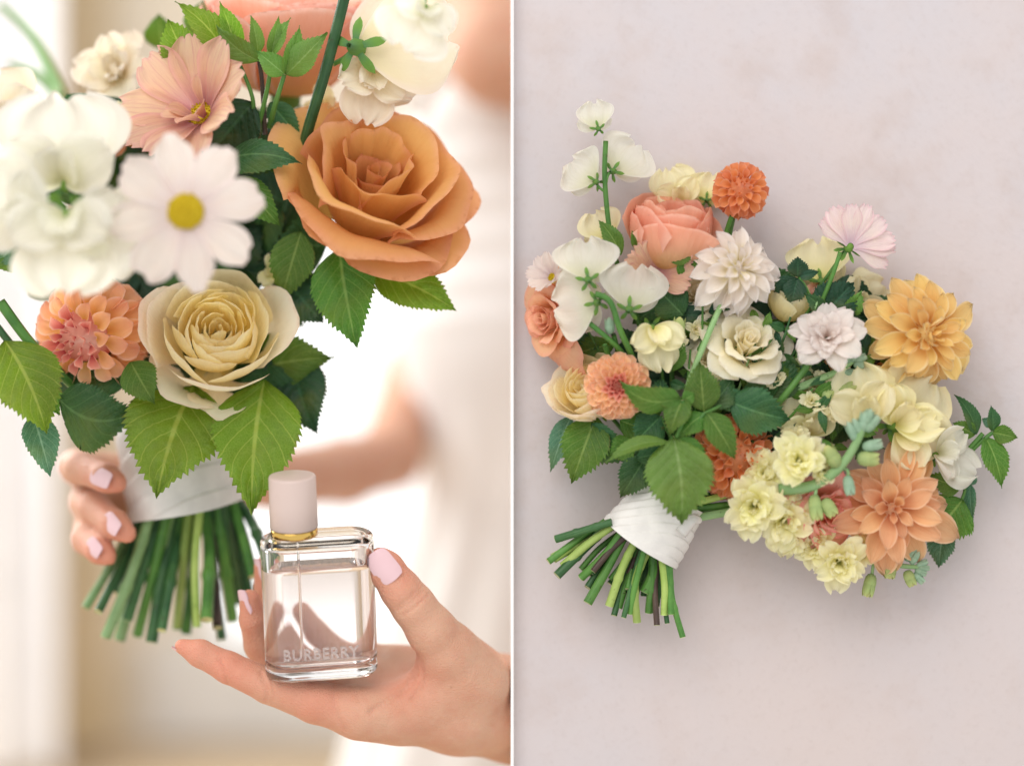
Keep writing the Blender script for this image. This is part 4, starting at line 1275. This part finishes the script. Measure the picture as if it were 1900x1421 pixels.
# grass blades far behind the flowers
for a, m_, b_ in (((0, 10, -620), (62, 70, -620), (112, 175, -560)), ((20, 120, -640), (70, 140, -600), (118, 190, -560))):
    stem(LB, [a, m_, b_], 6, 12, 'stem_sage', 'grass_blade')

# ------------------------------------------------------------------ bouquet lying against the plaster (right)
RB_ = empty('bouquet', P(1240, 935, -10))
tag(RB_, 'small bouquet laid on the pink plaster, with yellow and white dahlias and cut stems', 'bouquet', 'bridal bouquets')
A, B = P(1186, 1012, 0), P(1252, 918, 0)
V, F, U = wrap_geo(A, B, 79 * S, 62 * S, pleats=5.5, seed=2, squash=0.72, amp=0.055, slant=1.5)
mk('satin_wrap', V, F, M['satin'], RB_, V.mean(0), U, 'white satin ribbon wound round the stems in slanting folds')
V, F, U = tube_geo([P(1262, 988, 38), P(1286, 964, 40), P(1298, 966, 30)], 14 * S, 6 * S, 10, 8)
mk('ribbon_end', V, F, M['satin'], RB_, V.mean(0), U)
tipsR = [(1031, 1000, 8, 'stem_dark'), (1017, 1042, 7, 'stem'), (1026, 1036, 10, 'stem_light'), (1044, 1050, 8, 'stem_light'), (1033, 1068, 9, 'stem_dark'), (1078, 1072, 8, 'stem'), (1090, 1090, 7, 'stem_dark'), (1090, 1119, 9, 'stem'), (1130, 1124, 8, 'stem_light'), (1139, 1142, 6, 'stem_dark'),
         (1157, 1146, 5, 'stem_dark'), (1168, 1138, 6, 'stem'), (1182, 1154, 8, 'stem_light'), (1196, 1098, 11, 'stem'), (1204, 1136, 8, 'stem'), (1219, 1160, 6, 'stem_purple'), (1238, 1156, 5, 'stem_dark'), (1232, 1140, 7, 'stem_light'), (1267, 1182, 6, 'stem'), (1100, 1060, 6, 'stem_purple'),
         (1152, 1110, 6, 'stem_purple'), (1245, 1140, 6, 'stem'), (1216, 1125, 8, 'stem_dark'), (1148, 1128, 7, 'stem')]
rng = np.random.default_rng(21)
for i in range(14):
    q_ = rng.random()
    tipsR.append((1040 + q_ * 205 + rng.normal(0, 6), 1030 + q_ * 100 + rng.uniform(-12, 16), rng.uniform(5, 8), ['stem_dark', 'stem', 'stem_dark', 'stem_dark'][i % 4]))
for i, (x, y, r, m_) in enumerate(tipsR):
    tpar = i / len(tipsR)
    ang = math.atan2(y - 1012, x - 1186)
    q = ((x - 1031) / (1267 - 1031))
    a = (1135 + q * 108, 968 + q * 76, rng.uniform(-30, 40) if i < 24 else rng.uniform(-45, -5))
    stem(RB_, [a, ((a[0] + x) / 2 + rng.normal(0, 5), (a[1] + y) / 2 + rng.normal(0, 4), a[2] * 0.6), (x, y, a[2] * 0.3 + rng.uniform(-10, 15))], r * 0.92, r, m_, knots=0.22 if i % 2 == 0 else 0)
bindR = (1255, 915, 0)
for (pts, r, m_) in [([(1260, 935, 10), (1310, 928, 10), (1400, 900, 0), (1560, 850, -10)], 7, 'stem_light'), ([(1262, 945, 5), (1320, 941, 0), (1420, 930, -10)], 8, 'stem'), ([(1270, 962, 12), (1310, 957, 15), (1400, 940, 0)], 8, 'stem_sage'), ([(1265, 950, -20), (1330, 948, -20), (1500, 900, -30)], 9, 'stem_dark')]:
    stem(RB_, pts, r, r, m_)


def R_(F_, r=4, mat='stem', back=30):
    link_stem(F_, 0, 0, 0, bindR, r, mat, back)
    return F_


R_(dahlia(RB_, 1375, 352, 30, 62, (0.05, 0.22), 'orange pompon dahlia on a tall thin stem', 'dahlia_orange', 80, None, 2.5, 0.58, 0.2, 0.6, 0.5, 0.9, 0.42, 10, 0.3, name='pompon_dahlia', nu=6, nv=5), 3.5)
R_(dahlia(RB_, 1368, 500, 62, 84, (0.38, 0.28), 'blush white dahlia with pointed petals', 'dahlia_white', 54, None, 1.85, 0.37, 0.26, 0.92, 1.1, 0.6, 0.22, 6, 0.25, name='dahlia', nu=9, nv=7, open0=0.5, irr=0.10, wild=1.0), 3, 'stem')
R_(dahlia(RB_, 1716, 622, 50, 116, (0.36, 0.02), 'large golden yellow dahlia at the outer side', 'dahlia_yellow', 66, None, 1.8, 0.37, 0.26, 0.76, 0.68, 0.45, 0.24, 6, 0.25, name='dahlia', nu=10, nv=9, open0=0.6, irr=0.13, wild=1.0), 4.5, 'stem_purple')
R_(dahlia(RB_, 1146, 716, 66, 68, (-0.08, -0.03), 'peach dahlia with a pink rolled heart', 'dahlia_peach', 92, 'dahlia_heart', 1.35, 0.52, 0.12, 0.62, 0.5, 0.7, 0.36, 26, 0.3, name='dahlia', nu=7, nv=7), 4)
R_(dahlia(RB_, 1366, 846, 18, 88, (0.18, 0.05), 'deep orange ball dahlia behind the leaves', 'dahlia_orange', 96, None, 2.1, 0.6, 0.14, 0.52, 0.5, 0.9, 0.5, 14, 0.2, name='ball_dahlia', nu=7, nv=7), 4)
R_(dahlia(RB_, 1655, 942, 44, 104, (-0.05, -0.02), 'large apricot dahlia with broad striped petals', 'dahlia_apricot', 38, None, 1.6, 0.37, 0.30, 0.96, 0.8, 0.45, 0.22, 3, 0.2, name='dahlia', nu=11, nv=9, open0=0.7, irr=0.15, wild=1.0), 5)

R_(rose(RB_, 1244, 450, -14, 108, (0.05, 0.95), 'coral pink rose seen from its side', 'rose_coral', 0.98, 20, 3, pw=0.4, close=0.34, roll=0.12, ruf=0.03, nv=21,
        layers=[(3, 0.4, 0.74, 0.05, 0.05, 1.3), (4, 0.62, 0.78, 0.08, 0.06, 1.2), (5, 0.86, 0.74, 0.10, 0.08, 1.1), (5, 0.96, 0.60, 0.14, 0.10, 1.0)]), 5)
R_(rose(RB_, 1026, 590, -5, 76, (-0.78, -0.12), 'peach rose turned away with curling outer petals', 'rose_peach', 0.95, 0, 9,
        outer=[(-1.2, 0.7, 0.06, -0.5, 1.0, 0.2, 0.35, 0.35, 0.6, 0.22, 0.12), (1.3, 0.7, 0.06, -0.5, 1.0, 0.3, 0.35, 0.35, 0.6, 0.22, 0.12)]), 5)
R_(rose(RB_, 1385, 640, 44, 74, (0.20, 0.52), 'open cream rose with pointed petals', 'rose_cream', 1.02, 10, 12, ruf=0.035,
        layers=[(3, 0.36, 0.55, 0.05, 0.05, 1.1), (4, 0.55, 0.48, 0.16, 0.12, 0.85), (5, 0.78, 0.30, 0.25, 0.2, 0.75), (5, 0.95, 0.10, 0.26, 0.2, 0.7)]), 4)
R_(rose(RB_, 1318, 672, 20, 54, (0.12, 0.60), 'cream rose bud below the open cream rose', 'rose_cream', 0.9, 50, 7), 4)
R_(rose(RB_, 1298, 548, 0, 52, (-0.30, 0.45), 'cream rose peeping from under the white dahlia', 'rose_cream', 0.95, 80, 2, ruf=0.035), 4)
R_(rose(RB_, 1462, 566, -10, 62, (0.15, 0.80), 'yellow rose bud behind the trefoil leaves', 'rose_yellow', 0.85, 15, 4, close=0.3, pw=0.4,
        layers=[(3, 0.4, 0.62, 0.05, 0.05, 1.3), (4, 0.65, 0.62, 0.04, 0.04, 1.15), (5, 0.92, 0.55, 0.0, 0.0, 1.05)]), 4)
R_(rose(RB_, 1612, 690, -40, 84, (0.25, 0.20), 'shaded caramel rose behind the golden dahlia', 'rose_caramel', 1.05, 30, 8), 5)
R_(cup_rose(RB_, 1092, 722, 14, 76, (-0.45, 0.55), 'cream and yellow cupped rose half behind the peach dahlia', 'rose_yellow', 'rose_ivory', 0, 6, 26,
            outer=[(-1.9, 0.8, 0.05, -0.85, 1.02, 0.30, 0.0, 0.0, 0.5, 0.24, 0.08), (-2.9, 0.7, 0.05, -0.85, 1.0, 0.35, 0.0, 0.0, 0.5, 0.24, 0.08), (-1.0, 0.7, 0.05, -0.85, 1.0, 0.30, 0.0, 0.0, 0.5, 0.24, 0.08)]), 4)
R_(rose(RB_, 1530, 945, 34, 78, (0.50, -0.15), 'blush pink rose with frilled petal edges', 'rose_blush', 1.0, 0, 5, ruf=0.045), 4)
R_(rose(RB_, 1528, 562, -40, 40, (0.2, 0.5), 'small peach rose behind the dark leaf', 'rose_coral', 1.0, 0, 5), 3)

angs = [math.radians(x) for x in (100, 66, 132, 34, 160, 8, 190, 340)]
R_(cosmos(RB_, 1216, 514, 2, 82, (0.10, 0.15), 'peachy pink cosmos tucked under the coral rose', 'cosmos_pink', angles=angs, es=[(1.0, 0.5)] * 8, eye=0.16, seed=2, W=0.6, ruf=0.05), 3)
angs = [math.radians(x) for x in (64, 92, 116, 40, 142, 14, -8, -30)]
F_ = R_(cosmos(RB_, 1577, 458, 34, 80, (0.18, 0.20), 'pale lilac pink cosmos seen from behind', 'cosmos_lilac', angles=angs, es=[(0.45, 0.2), (0.5, 0.2), (0.3, 0.1), (0.4, 0.2), (0.2, 0.0), (0.3, 0.1), (0.25, 0.0), (0.1, -0.1)], Ls=[0.95, 0.9, 0.95, 0.95, 0.85, 0.95, 0.95, 0.9], W=0.5, away=False, seed=8, back=True), 3)
R_(cosmos(RB_, 1026, 516, 24, 48, (-0.62, 0.35), 'small white cosmos at the outer side of the peach rose', 'cosmos_white', 8, (1.0, 0.45), 0, eye=0.25, seed=6), 3)
R_(rosette(RB_, 1534, 628, 66, 76, (0.02, 0.38), 'white frilly double bloom with a rosy tint', 'lace', 26, 4, 'campion', 0.06, 0.62, 1.2, -0.5, notch=0.05), 3)

for s_ in [
    (1108, 238, 8, 44, (-0.25, 0.30), 'topmost white sweet pea on the tall stem', 'pea', -10, True, 1, 1.35),
    (1102, 338, 6, 52, (-0.45, 0.05), 'white sweet pea on the side of the tall stem', 'pea', -50, True, 2, 1.6),
    (1140, 318, -4, 58, (0.35, 0.10), 'white sweet pea facing away on the tall stem', 'pea', 40, True, 3, 1.7),
    (1090, 518, 84, 66, (-0.10, 0.20), 'large white sweet pea above its twin', 'pea', -4, True, 4, 1.55),
    (1106, 562, 76, 68, (-0.15, 0.0), 'large white sweet pea lower of the pair', 'pea', -95, True, 5, 1.6),
    (1168, 572, 72, 70, (0.10, 0.25), 'folded white sweet pea beside the large pair', 'pea', 10, True, 6, 1.5),
    (1212, 610, 66, 62, (0.25, -0.1), 'cream sweet pea turned downwards', 'pea_yellow', 190, False, 7, 1.1),
    (1128, 444, -10, 50, (-0.3, 0.1), 'cream sweet pea behind the serrated leaf', 'pea_yellow', -25, True, 8, 1.4),
    (1262, 376, -56, 52, (0.0, 0.3), 'pale sweet pea behind the coral rose', 'pea_yellow', 20, False, 9, 1.5),
    (1312, 372, -50, 46, (0.2, 0.1), 'pale sweet pea behind the orange pompon', 'pea_yellow', 10, True, 10, 1.4),
    (1522, 520, -44, 66, (0.0, 0.25), 'cream sweet pea behind the thin cosmos stem', 'pea_yellow', -5, True, 11, 1.5),
    (1578, 568, -56, 60, (0.35, 0.1), 'cream sweet pea behind the dark leaf', 'pea_yellow', -60, False, 12, 1.5),
    (1608, 776, 62, 78, (-0.15, 0.25), 'large cream sweet pea between the two big dahlias', 'pea_yellow', 12, False, 13, 1.45),
    (1660, 786, 44, 84, (0.25, 0.15), 'wide cream sweet pea on the outer side', 'pea_yellow', -40, False, 14, 1.55),
    (1665, 800, 30, 74, (0.4, -0.2), 'cream sweet pea lobe above the apricot dahlia', 'pea_yellow', -110, False, 15, 1.5),
    (1740, 842, 16, 62, (0.3, 0.25), 'hooded white sweet pea near the leafy sprig', 'pea', -120, False, 16, 1.4),
    (1500, 806, 16, 64, (0.1, 0.1), 'cream sweet pea in the middle among the leaves', 'pea_yellow', 20, False, 17, 1.6),
    (1452, 770, 0, 44, (-0.2, 0.0), 'small cream sweet pea beside the broad leaf', 'pea_yellow', 100, False, 18, 1.4),
    (1690, 905, -10, 40, (0.3, -0.2), 'white sweet pea under the hooded one', 'pea', -140, False, 20, 1.2),
]:
    x, y, d, r, f, lab, m_, spin, aw, sd, w_ = s_
    sweet_pea(RB_, x, y, d, r * (1.06 if aw else 1.2), f, lab, m_, spin, aw, sd, True, -0.1, 0.13, w_ * (1.2 if aw else 1.0))
for pts, r in [([(1124, 262, 12), (1122, 330, 12), (1130, 420, 8), (1144, 486, 0), (1200, 640, -20)], 5.0), ([(1104, 338, 12), (1114, 350, 12), (1122, 356, 12)], 2.4), ([(1136, 318, 8), (1128, 326, 12), (1124, 345, 12)], 2.4),
               ([(1104, 545, 92), (1132, 560, 92), (1150, 610, 84), (1172, 660, 60), (1195, 720, 20)], 6.0), ([(1094, 600, 70), (1130, 630, 66), (1155, 655, 50), (1185, 700, 20)], 5.0),
               ([(1559, 468, 36), (1545, 510, 34), (1520, 570, 20), (1470, 680, 10)], 4.0), ([(1358, 400, 28), (1348, 430, 10), (1340, 470, -10)], 4.5), ([(1338, 565, 56), (1310, 630, 70), (1280, 705, 50), (1262, 770, 20)], 5.5),
               ([(1630, 690, -8), (1590, 712, -6), (1530, 750, -10), (1430, 810, -30)], 6.0), ([(1520, 650, 62), (1490, 690, 62), (1455, 735, 60), (1400, 800, 20)], 6.0)]:
    stem(RB_, pts, r, r, 'stem_purple' if pts[0][0] == 1630 else ('stem_sage' if pts[0][0] == 1338 else 'stem'))

for x, y, d, r, f, lab in [
    (1400, 936, 62, 56, (-0.25, -0.10), 'pale yellow stock bloom nearest the satin wrap'), (1456, 962, 58, 52, (0.05, -0.3), 'pale yellow stock bloom lowest over the grey shadow'),
    (1420, 880, 54, 42, (-0.1, 0.35), 'pale yellow stock bloom under the deep orange dahlia'), (1482, 856, 96, 52, (-0.2, 0.25), 'pale yellow stock bloom above the thick green stalk'), (1526, 872, 92, 32, (0.3, 0.15), 'small pale yellow stock bloom against the blush rose'),
    (1452, 905, 60, 40, (0.0, 0.1), 'pale yellow stock bloom where the thick stalk begins'), (1462, 998, 40, 34, (-0.2, -0.4), 'pale yellow stock bloom hanging below the blush rose'), (1512, 1010, 28, 42, (-0.2, -0.2), 'greenish yellow stock bloom below the blush rose'), (1556, 1040, 44, 50, (0.05, -0.25), 'pale yellow stock bloom at the bottom beside the apricot dahlia'),
    (1590, 1020, 24, 34, (0.2, 0.0), 'pale yellow stock bloom partly under the apricot dahlia'), (1470, 700, 10, 36, (0.1, 0.1), 'cream stock bloom deep among stems'), (1500, 720, 5, 38, (0.2, 0.2), 'cream stock bloom beside a green stalk'), (1490, 770, 5, 36, (0.1, 0.1), 'cream stock bloom beside the broad dark leaf')]:
    rosette(RB_, x, y, d, r * 1.25, f, lab, 'stock', 17, 3)
stem(RB_, [(1446, 908, 84), (1510, 900, 98), (1562, 862, 112), (1592, 815, 122), (1606, 775, 128)], 12, 6, 'stem_sage', label='thick curved stock stalk')
for x, y in ((1440, 760), (1560, 712)):
    pass
stem(RB_, [(1440, 742, 30), (1500, 712, 40), (1552, 690, 50), (1585, 668, 56)], 9, 5, 'stem_sage')
stem(RB_, [(1620, 1020, 10), (1660, 1046, 20), (1705, 1052, 24)], 6, 4, 'stem_sage')
stem(RB_, [(1480, 760, 40), (1520, 745, 50), (1560, 720, 56)], 5, 3, 'stem')
for base, tip, w_, m_ in [
    ((1600, 800, 124), (1606, 762, 130), 22, 'bud_sage'), ((1606, 800, 126), (1630, 770, 130), 20, 'bud_sage'), ((1598, 806, 122), (1582, 776, 128), 17, 'bud_sage'), ((1588, 818, 120), (1572, 782, 126), 18, 'bud_sage'), ((1604, 790, 128), (1616, 758, 134), 18, 'bud_sage'), ((1600, 830, 118), (1638, 822, 122), 22, 'bud_sage'),
    ((1590, 850, 116), (1632, 852, 118), 30, 'bud_green'), ((1556, 866, 112), (1530, 826, 118), 30, 'bud_green'), ((1510, 918, 100), (1516, 966, 108), 26, 'bud_green'), ((1528, 926, 100), (1548, 958, 106), 28, 'bud_green'), ((1572, 882, 108), (1578, 920, 112), 22, 'bud_sage'),
    ((1575, 676, 54), (1570, 640, 60), 15, 'bud_sage'), ((1580, 672, 56), (1592, 646, 60), 15, 'bud_sage'), ((1586, 670, 56), (1608, 660, 60), 16, 'bud_sage'), ((1584, 676, 56), (1604, 678, 60), 16, 'bud_sage'), ((1566, 684, 52), (1562, 655, 58), 15, 'bud_sage'), ((1560, 690, 50), (1590, 692, 54), 14, 'bud_sage'),
    ((1700, 1050, 24), (1722, 1040, 26), 11, 'bud_sage'), ((1702, 1052, 24), (1726, 1054, 26), 11, 'bud_sage'), ((1698, 1056, 24), (1720, 1066, 24), 12, 'bud_sage'), ((1690, 1046, 22), (1704, 1020, 26), 16, 'bud_sage'), ((1696, 1062, 20), (1714, 1082, 22), 14, 'bud_sage'), ((1682, 1058, 20), (1694, 1088, 22), 22, 'bud_green'), ((1652, 1044, 20), (1650, 1074, 24), 26, 'bud_green'), ((1680, 1040, 20), (1700, 1014, 24), 16, 'bud_sage'),
    ((1618, 1064, 10), (1608, 1108, 12), 24, 'bud_green'), ((1555, 732, 56), (1590, 712, 58), 24, 'bud_green'), ((1568, 748, 54), (1562, 766, 58), 22, 'bud_green'), ((1530, 742, 46), (1545, 722, 50), 26, 'stock_bud'), ((1132, 620, 60), (1130, 588, 62), 20, 'bud_sage'), ((1256, 625, 56), (1262, 588, 60), 26, 'bud_green'),
]:
    bud(RB_, base, tip, w_, 'bud_green' if m_ == 'stock_bud' else m_)
stem(RB_, [(1506, 900, 92), (1514, 906, 98), (1512, 920, 100)], 3.5, 3, 'stem_sage')
stem(RB_, [(1560, 868, 108), (1572, 872, 108), (1574, 886, 108)], 3.5, 3, 'stem_sage')
stem(RB_, [(1625, 1035, 14), (1620, 1050, 12), (1618, 1066, 10)], 3, 3, 'stem_sage')

for spec in [
    ((1250, 812, 96), (1264, 974, 104), 122, 'leaf_light', 0.10, 0.16, 8, -0.05, 15), ((1262, 738, 106), (1148, 704, 112), 52, 'leaf_mid', 0.16, -0.2, -20, -0.14, 11), ((1264, 742, 104), (1212, 742, 112), 36, 'leaf_mid', 0.08, 0.1, 0, 0.05, 9), ((1266, 744, 104), (1290, 730, 100), 26, 'leaf_mid', 0.08, 0.2, 0, 0, 8), ((1270, 736, 100), (1242, 808, 112), 50, 'leaf_mid', 0.10, 0.2, 20, 0, 10),
    ((1306, 764, 84), (1298, 670, 78), 64, 'leaf_mid', 0.06, 0.16, 0, 0, 10), ((1318, 758, 74), (1362, 700, 64), 52, 'leaf_dark', 0.06, 0.2, 0, 0, 10), ((1330, 752, 70), (1385, 728, 62), 40, 'leaf_dark', 0.06, 0.2, 0, 0, 9), ((1312, 766, 98), (1364, 852, 96), 54, 'leaf_mid', 0.08, 0.2, -10, 0, 11), ((1310, 768, 92), (1262, 812, 100), 44, 'leaf_mid', 0.1, -0.2, 20, 0.06, 10),
    ((1352, 744, 70), (1468, 778, 62), 84, 'leaf_dark', 0.08, 0.14, 0, 0.04, 12), ((1432, 738, 40), (1396, 668, 40), 60, 'leaf_dark', 0.06, 0.2, 0, 0, 11), ((1430, 738, 40), (1474, 668, 36), 66, 'leaf_dark', 0.06, 0.15, 0, 0, 11), ((1380, 720, 40), (1402, 690, 48), 30, 'leaf_mid', 0.1, 0.2, 0, 0, 8),
    ((1106, 772, 20), (1060, 898, 30), 86, 'leaf_mid', 0.06, 0.16, 6, 0, 13), ((1060, 772, -20), (1022, 876, -20), 44, 'leaf_teal', 0.06, 0.2, 25, 0, 11), ((1098, 784, 26), (1184, 850, 20), 62, 'leaf_dark', 0.04, 0.25, 20, 0.16, 11), ((1200, 845, 40), (1150, 924, 40), 60, 'leaf_dark', 0.07, 0.12, 0, 0, 12), ((1226, 772, 50), (1176, 822, 52), 62, 'leaf_dark', 0.06, 0.14, 0, 0, 11),
    ((1222, 766, 46), (1226, 700, 40), 50, 'leaf_dark', 0.06, 0.14, 0, 0, 10), ((1240, 820, 96), (1124, 858, 100), 34, 'leaf_light', 0.10, 0.25, 45, 0.05, 11), ((1244, 818, 94), (1316, 868, 80), 48, 'leaf_mid', 0.12, 0.1, 0, -0.05, 11), ((1176, 820, 40), (1130, 846, 40), 50, 'leaf_mid', 0.06, 0.14, 0, 0, 10), ((1150, 780, 30), (1205, 800, 20), 50, 'leaf_mid', 0.06, 0.14, 0, 0, 10), ((1204, 842, 30), (1216, 915, 24), 44, 'leaf_deep', 0.06, 0.14, 0, 0, 10), ((1198, 846, 40), (1180, 826, 40), 34, 'leaf_dark', 0.06, 0.14, 0, 0, 8),
    ((1152, 474, 34), (1110, 408, 24), 34, 'leaf_mid', 0.06, 0.25, 0, 0.05, 10), ((1186, 462, 30), (1172, 428, 40), 20, 'leaf_mid', 0.06, 0.25, 0, 0, 7), ((1194, 462, 30), (1192, 424, 40), 20, 'leaf_mid', 0.06, 0.25, 0, 0, 7), ((1200, 464, 30), (1214, 430, 40), 22, 'leaf_mid', 0.06, 0.25, 0, 0, 7), ((1206, 466, 30), (1228, 442, 40), 20, 'leaf_mid', 0.06, 0.25, 0, 0, 7),
    ((1222, 476, 40), (1264, 440, 44), 30, 'leaf_mid', 0.06, 0.2, 0, 0, 9), ((1240, 482, 40), (1296, 458, 46), 38, 'leaf_mid', 0.06, 0.2, 0, 0, 10), ((1266, 520, 30), (1292, 464, 40), 40, 'leaf_mid', 0.06, 0.2, 0, 0, 10), ((1268, 586, 30), (1216, 532, 24), 70, 'leaf_dark', 0.06, 0.14, 0, 0, 11), ((1246, 584, 16), (1314, 586, 20), 48, 'leaf_deep', 0.08, 0.0, 0, 0, 8), ((1244, 690, 50), (1262, 620, 50), 42, 'leaf_mid', 0.06, 0.2, 0, 0, 11),
    ((1480, 514, 26), (1480, 476, 30), 38, 'leaf_deep', 0.06, 0.15, 0, 0, 8), ((1482, 514, 26), (1520, 504, 30), 20, 'leaf_deep', 0.06, 0.2, 0, 0, 7), ((1480, 516, 26), (1466, 570, 32), 42, 'leaf_deep', 0.06, 0.15, 0, 0, 9), ((1478, 516, 24), (1436, 556, 14), 44, 'leaf_deep', 0.06, 0.15, 0, 0, 9),
    ((1522, 590, 14), (1584, 524, 10), 84, 'leaf_deep', 0.06, 0.1, 0, 0, 12), ((1580, 590, 10), (1608, 656, 6), 52, 'leaf_deep', 0.06, 0.1, 0, 0, 10), ((1700, 724, -14), (1738, 806, -20), 62, 'leaf_mid', 0.06, 0.2, -12, 0, 11), ((1720, 716, -20), (1734, 770, -24), 40, 'leaf_teal', 0.06, 0.2, 30, 0, 9), ((1726, 800, -24), (1752, 838, -20), 34, 'leaf_mid', 0.06, 0.2, 0, 0, 9),
    ((1812, 806, 0), (1770, 732, 6), 32, 'leaf_dark', 0.08, 0.35, 20, 0.06, 10), ((1810, 806, 0), (1766, 784, 10), 34, 'leaf_mid', 0.08, 0.2, 0, 0, 9), ((1842, 800, 0), (1838, 752, 6), 28, 'leaf_dark', 0.08, 0.3, 20, 0, 9), ((1842, 802, 0), (1888, 812, 10), 34, 'leaf_mid', 0.08, 0.2, 0, 0, 10), ((1828, 810, 0), (1858, 906, 6), 48, 'leaf_mid', 0.05, 0.25, -10, -0.04, 12), ((1844, 790, -10), (1822, 776, -14), 20, 'leaf_teal', 0.05, 0.2, 0, 0, 7),
    ((1790, 896, 0), (1722, 880, 10), 48, 'leaf_mid', 0.08, 0.1, 0, -0.1, 10), ((1786, 926, 4), (1728, 996, 0), 96, 'leaf_mid', 0.06, 0.12, 0, 0, 13), ((1750, 976, -24), (1742, 1054, -26), 50, 'leaf_teal', 0.06, 0.2, 15, 0, 10), ((1796, 900, -10), (1808, 876, -10), 22, 'leaf_teal', 0.06, 0.2, 15, 0, 8), ((1800, 898, -10), (1806, 966, -14), 26, 'leaf_teal', 0.06, 0.2, 40, 0, 9),
    ((1140, 640, -20), (1034, 672, -30), 44, 'leaf_mid', 0.06, 0.2, 0, 0.05, 9), ((1110, 630, -20), (1060, 660, -30), 50, 'leaf_dark', 0.06, 0.2, 0, 0, 9), ((1534, 700, 44), (1500, 716, 50), 14, 'leaf_dark', 0.1, 0.1, 0, 0, 4), ((1520, 760, 50), (1545, 722, 56), 16, 'leaf_dark', 0.1, 0.1, 0, 0, 4), ((1522, 760, 54), (1532, 806, 60), 16, 'leaf_dark', 0.1, 0.1, 0, 0, 4), ((1510, 762, 54), (1470, 760, 60), 12, 'leaf_mid', 0.1, 0.1, 0, 0, 4),
    ((1425, 842, 20), (1480, 800, 14), 56, 'leaf_deep', 0.06, 0.1, 0, 0, 9), ((1400, 800, 20), (1460, 830, 10), 60, 'leaf_deep', 0.06, 0.1, 0, 0, 9), ((1180, 850, 60), (1270, 830, 60), 40, 'leaf_dark', 0.06, 0.1, 0, 0, 9),
]:
    leaf(RB_, spec[0], spec[1], spec[2], spec[3], spec[4], spec[5], spec[6], spec[7], teeth=spec[8] + 3, tooth=0.09)
for pts, r in [([(1785, 846, -4), (1808, 822, 0), (1824, 804, 2)], 4.5), ([(1793, 846, -6), (1822, 818, 0), (1842, 802, 0)], 4), ([(1760, 860, -20), (1785, 848, -10), (1800, 840, -6)], 5), ([(1784, 928, 4), (1790, 910, 4), (1788, 896, 0)], 3), ([(1255, 812, 96), (1270, 770, 100), (1266, 742, 106)], 4), ([(1306, 768, 90), (1330, 756, 78), (1352, 744, 72)], 4), ([(1256, 810, 94), (1290, 786, 96), (1308, 766, 92)], 4),
               ([(1226, 772, 50), (1232, 790, 50), (1245, 810, 40)], 3), ([(1186, 838, 44), (1225, 832, 50), (1250, 810, 60)], 3), ([(1482, 514, 26), (1498, 540, 20), (1502, 570, 10), (1470, 620, 0)], 3), ([(1122, 640, 60), (1134, 668, 40), (1160, 700, 20)], 5), ([(1138, 620, 58), (1150, 660, 40), (1170, 700, 20)], 5)]:
    stem(RB_, pts, r, r, 'stem')
for i in range(190):
    x = rng.uniform(1150, 1690); y = rng.uniform(540, 850)
    if ((x - 1425) / 265) ** 2 + ((y - 705) / 150) ** 2 > 1: continue
    a = rng.uniform(0, 6.28); L = rng.uniform(30, 62); d = rng.uniform(-10, 46)
    leaf(RB_, (x, y, d), (x + L * math.cos(a), y + L * math.sin(a), d + rng.uniform(0, 14)), L * rng.uniform(0.35, 0.62), ['leaf_mid', 'leaf_dark', 'leaf_deep', 'leaf_dark', 'leaf_light'][i % 5], rng.uniform(0.02, 0.18), rng.uniform(0.05, 0.4), rng.uniform(-40, 40), rng.uniform(-0.06, 0.06), teeth=8, tooth=0.09)
for x, y, d, r in ((1440, 705, 40, 26), (1505, 745, 44, 28), (1548, 770, 48, 30), (1255, 640, 46, 24), (1410, 770, 40, 24), (1600, 735, 36, 26), (1530, 700, 36, 22), (1478, 812, 50, 30), (1290, 610, 30, 24)):
    rosette(RB_, x, y, d, r, (rng.uniform(-0.3, 0.3), rng.uniform(-0.2, 0.4)), 'small cream stock floret among the leaves', 'pea_yellow', 10, 5)
for i in range(16):       # wispy stalks between the blooms
    x, y = rng.uniform(1260, 1500), rng.uniform(640, 800)
    a = math.atan2(y - 930, x - 1250) + rng.normal(0, 0.25); L = rng.uniform(60, 120)
    stem(RB_, [(x, y, 20), (x + L * 0.5 * math.cos(a), y + L * 0.5 * math.sin(a) + 4, 40), (x + L * math.cos(a), y + L * math.sin(a), 44)], 2.6, 2.0, ['stem', 'stem_sage', 'stem_dark'][i % 3])
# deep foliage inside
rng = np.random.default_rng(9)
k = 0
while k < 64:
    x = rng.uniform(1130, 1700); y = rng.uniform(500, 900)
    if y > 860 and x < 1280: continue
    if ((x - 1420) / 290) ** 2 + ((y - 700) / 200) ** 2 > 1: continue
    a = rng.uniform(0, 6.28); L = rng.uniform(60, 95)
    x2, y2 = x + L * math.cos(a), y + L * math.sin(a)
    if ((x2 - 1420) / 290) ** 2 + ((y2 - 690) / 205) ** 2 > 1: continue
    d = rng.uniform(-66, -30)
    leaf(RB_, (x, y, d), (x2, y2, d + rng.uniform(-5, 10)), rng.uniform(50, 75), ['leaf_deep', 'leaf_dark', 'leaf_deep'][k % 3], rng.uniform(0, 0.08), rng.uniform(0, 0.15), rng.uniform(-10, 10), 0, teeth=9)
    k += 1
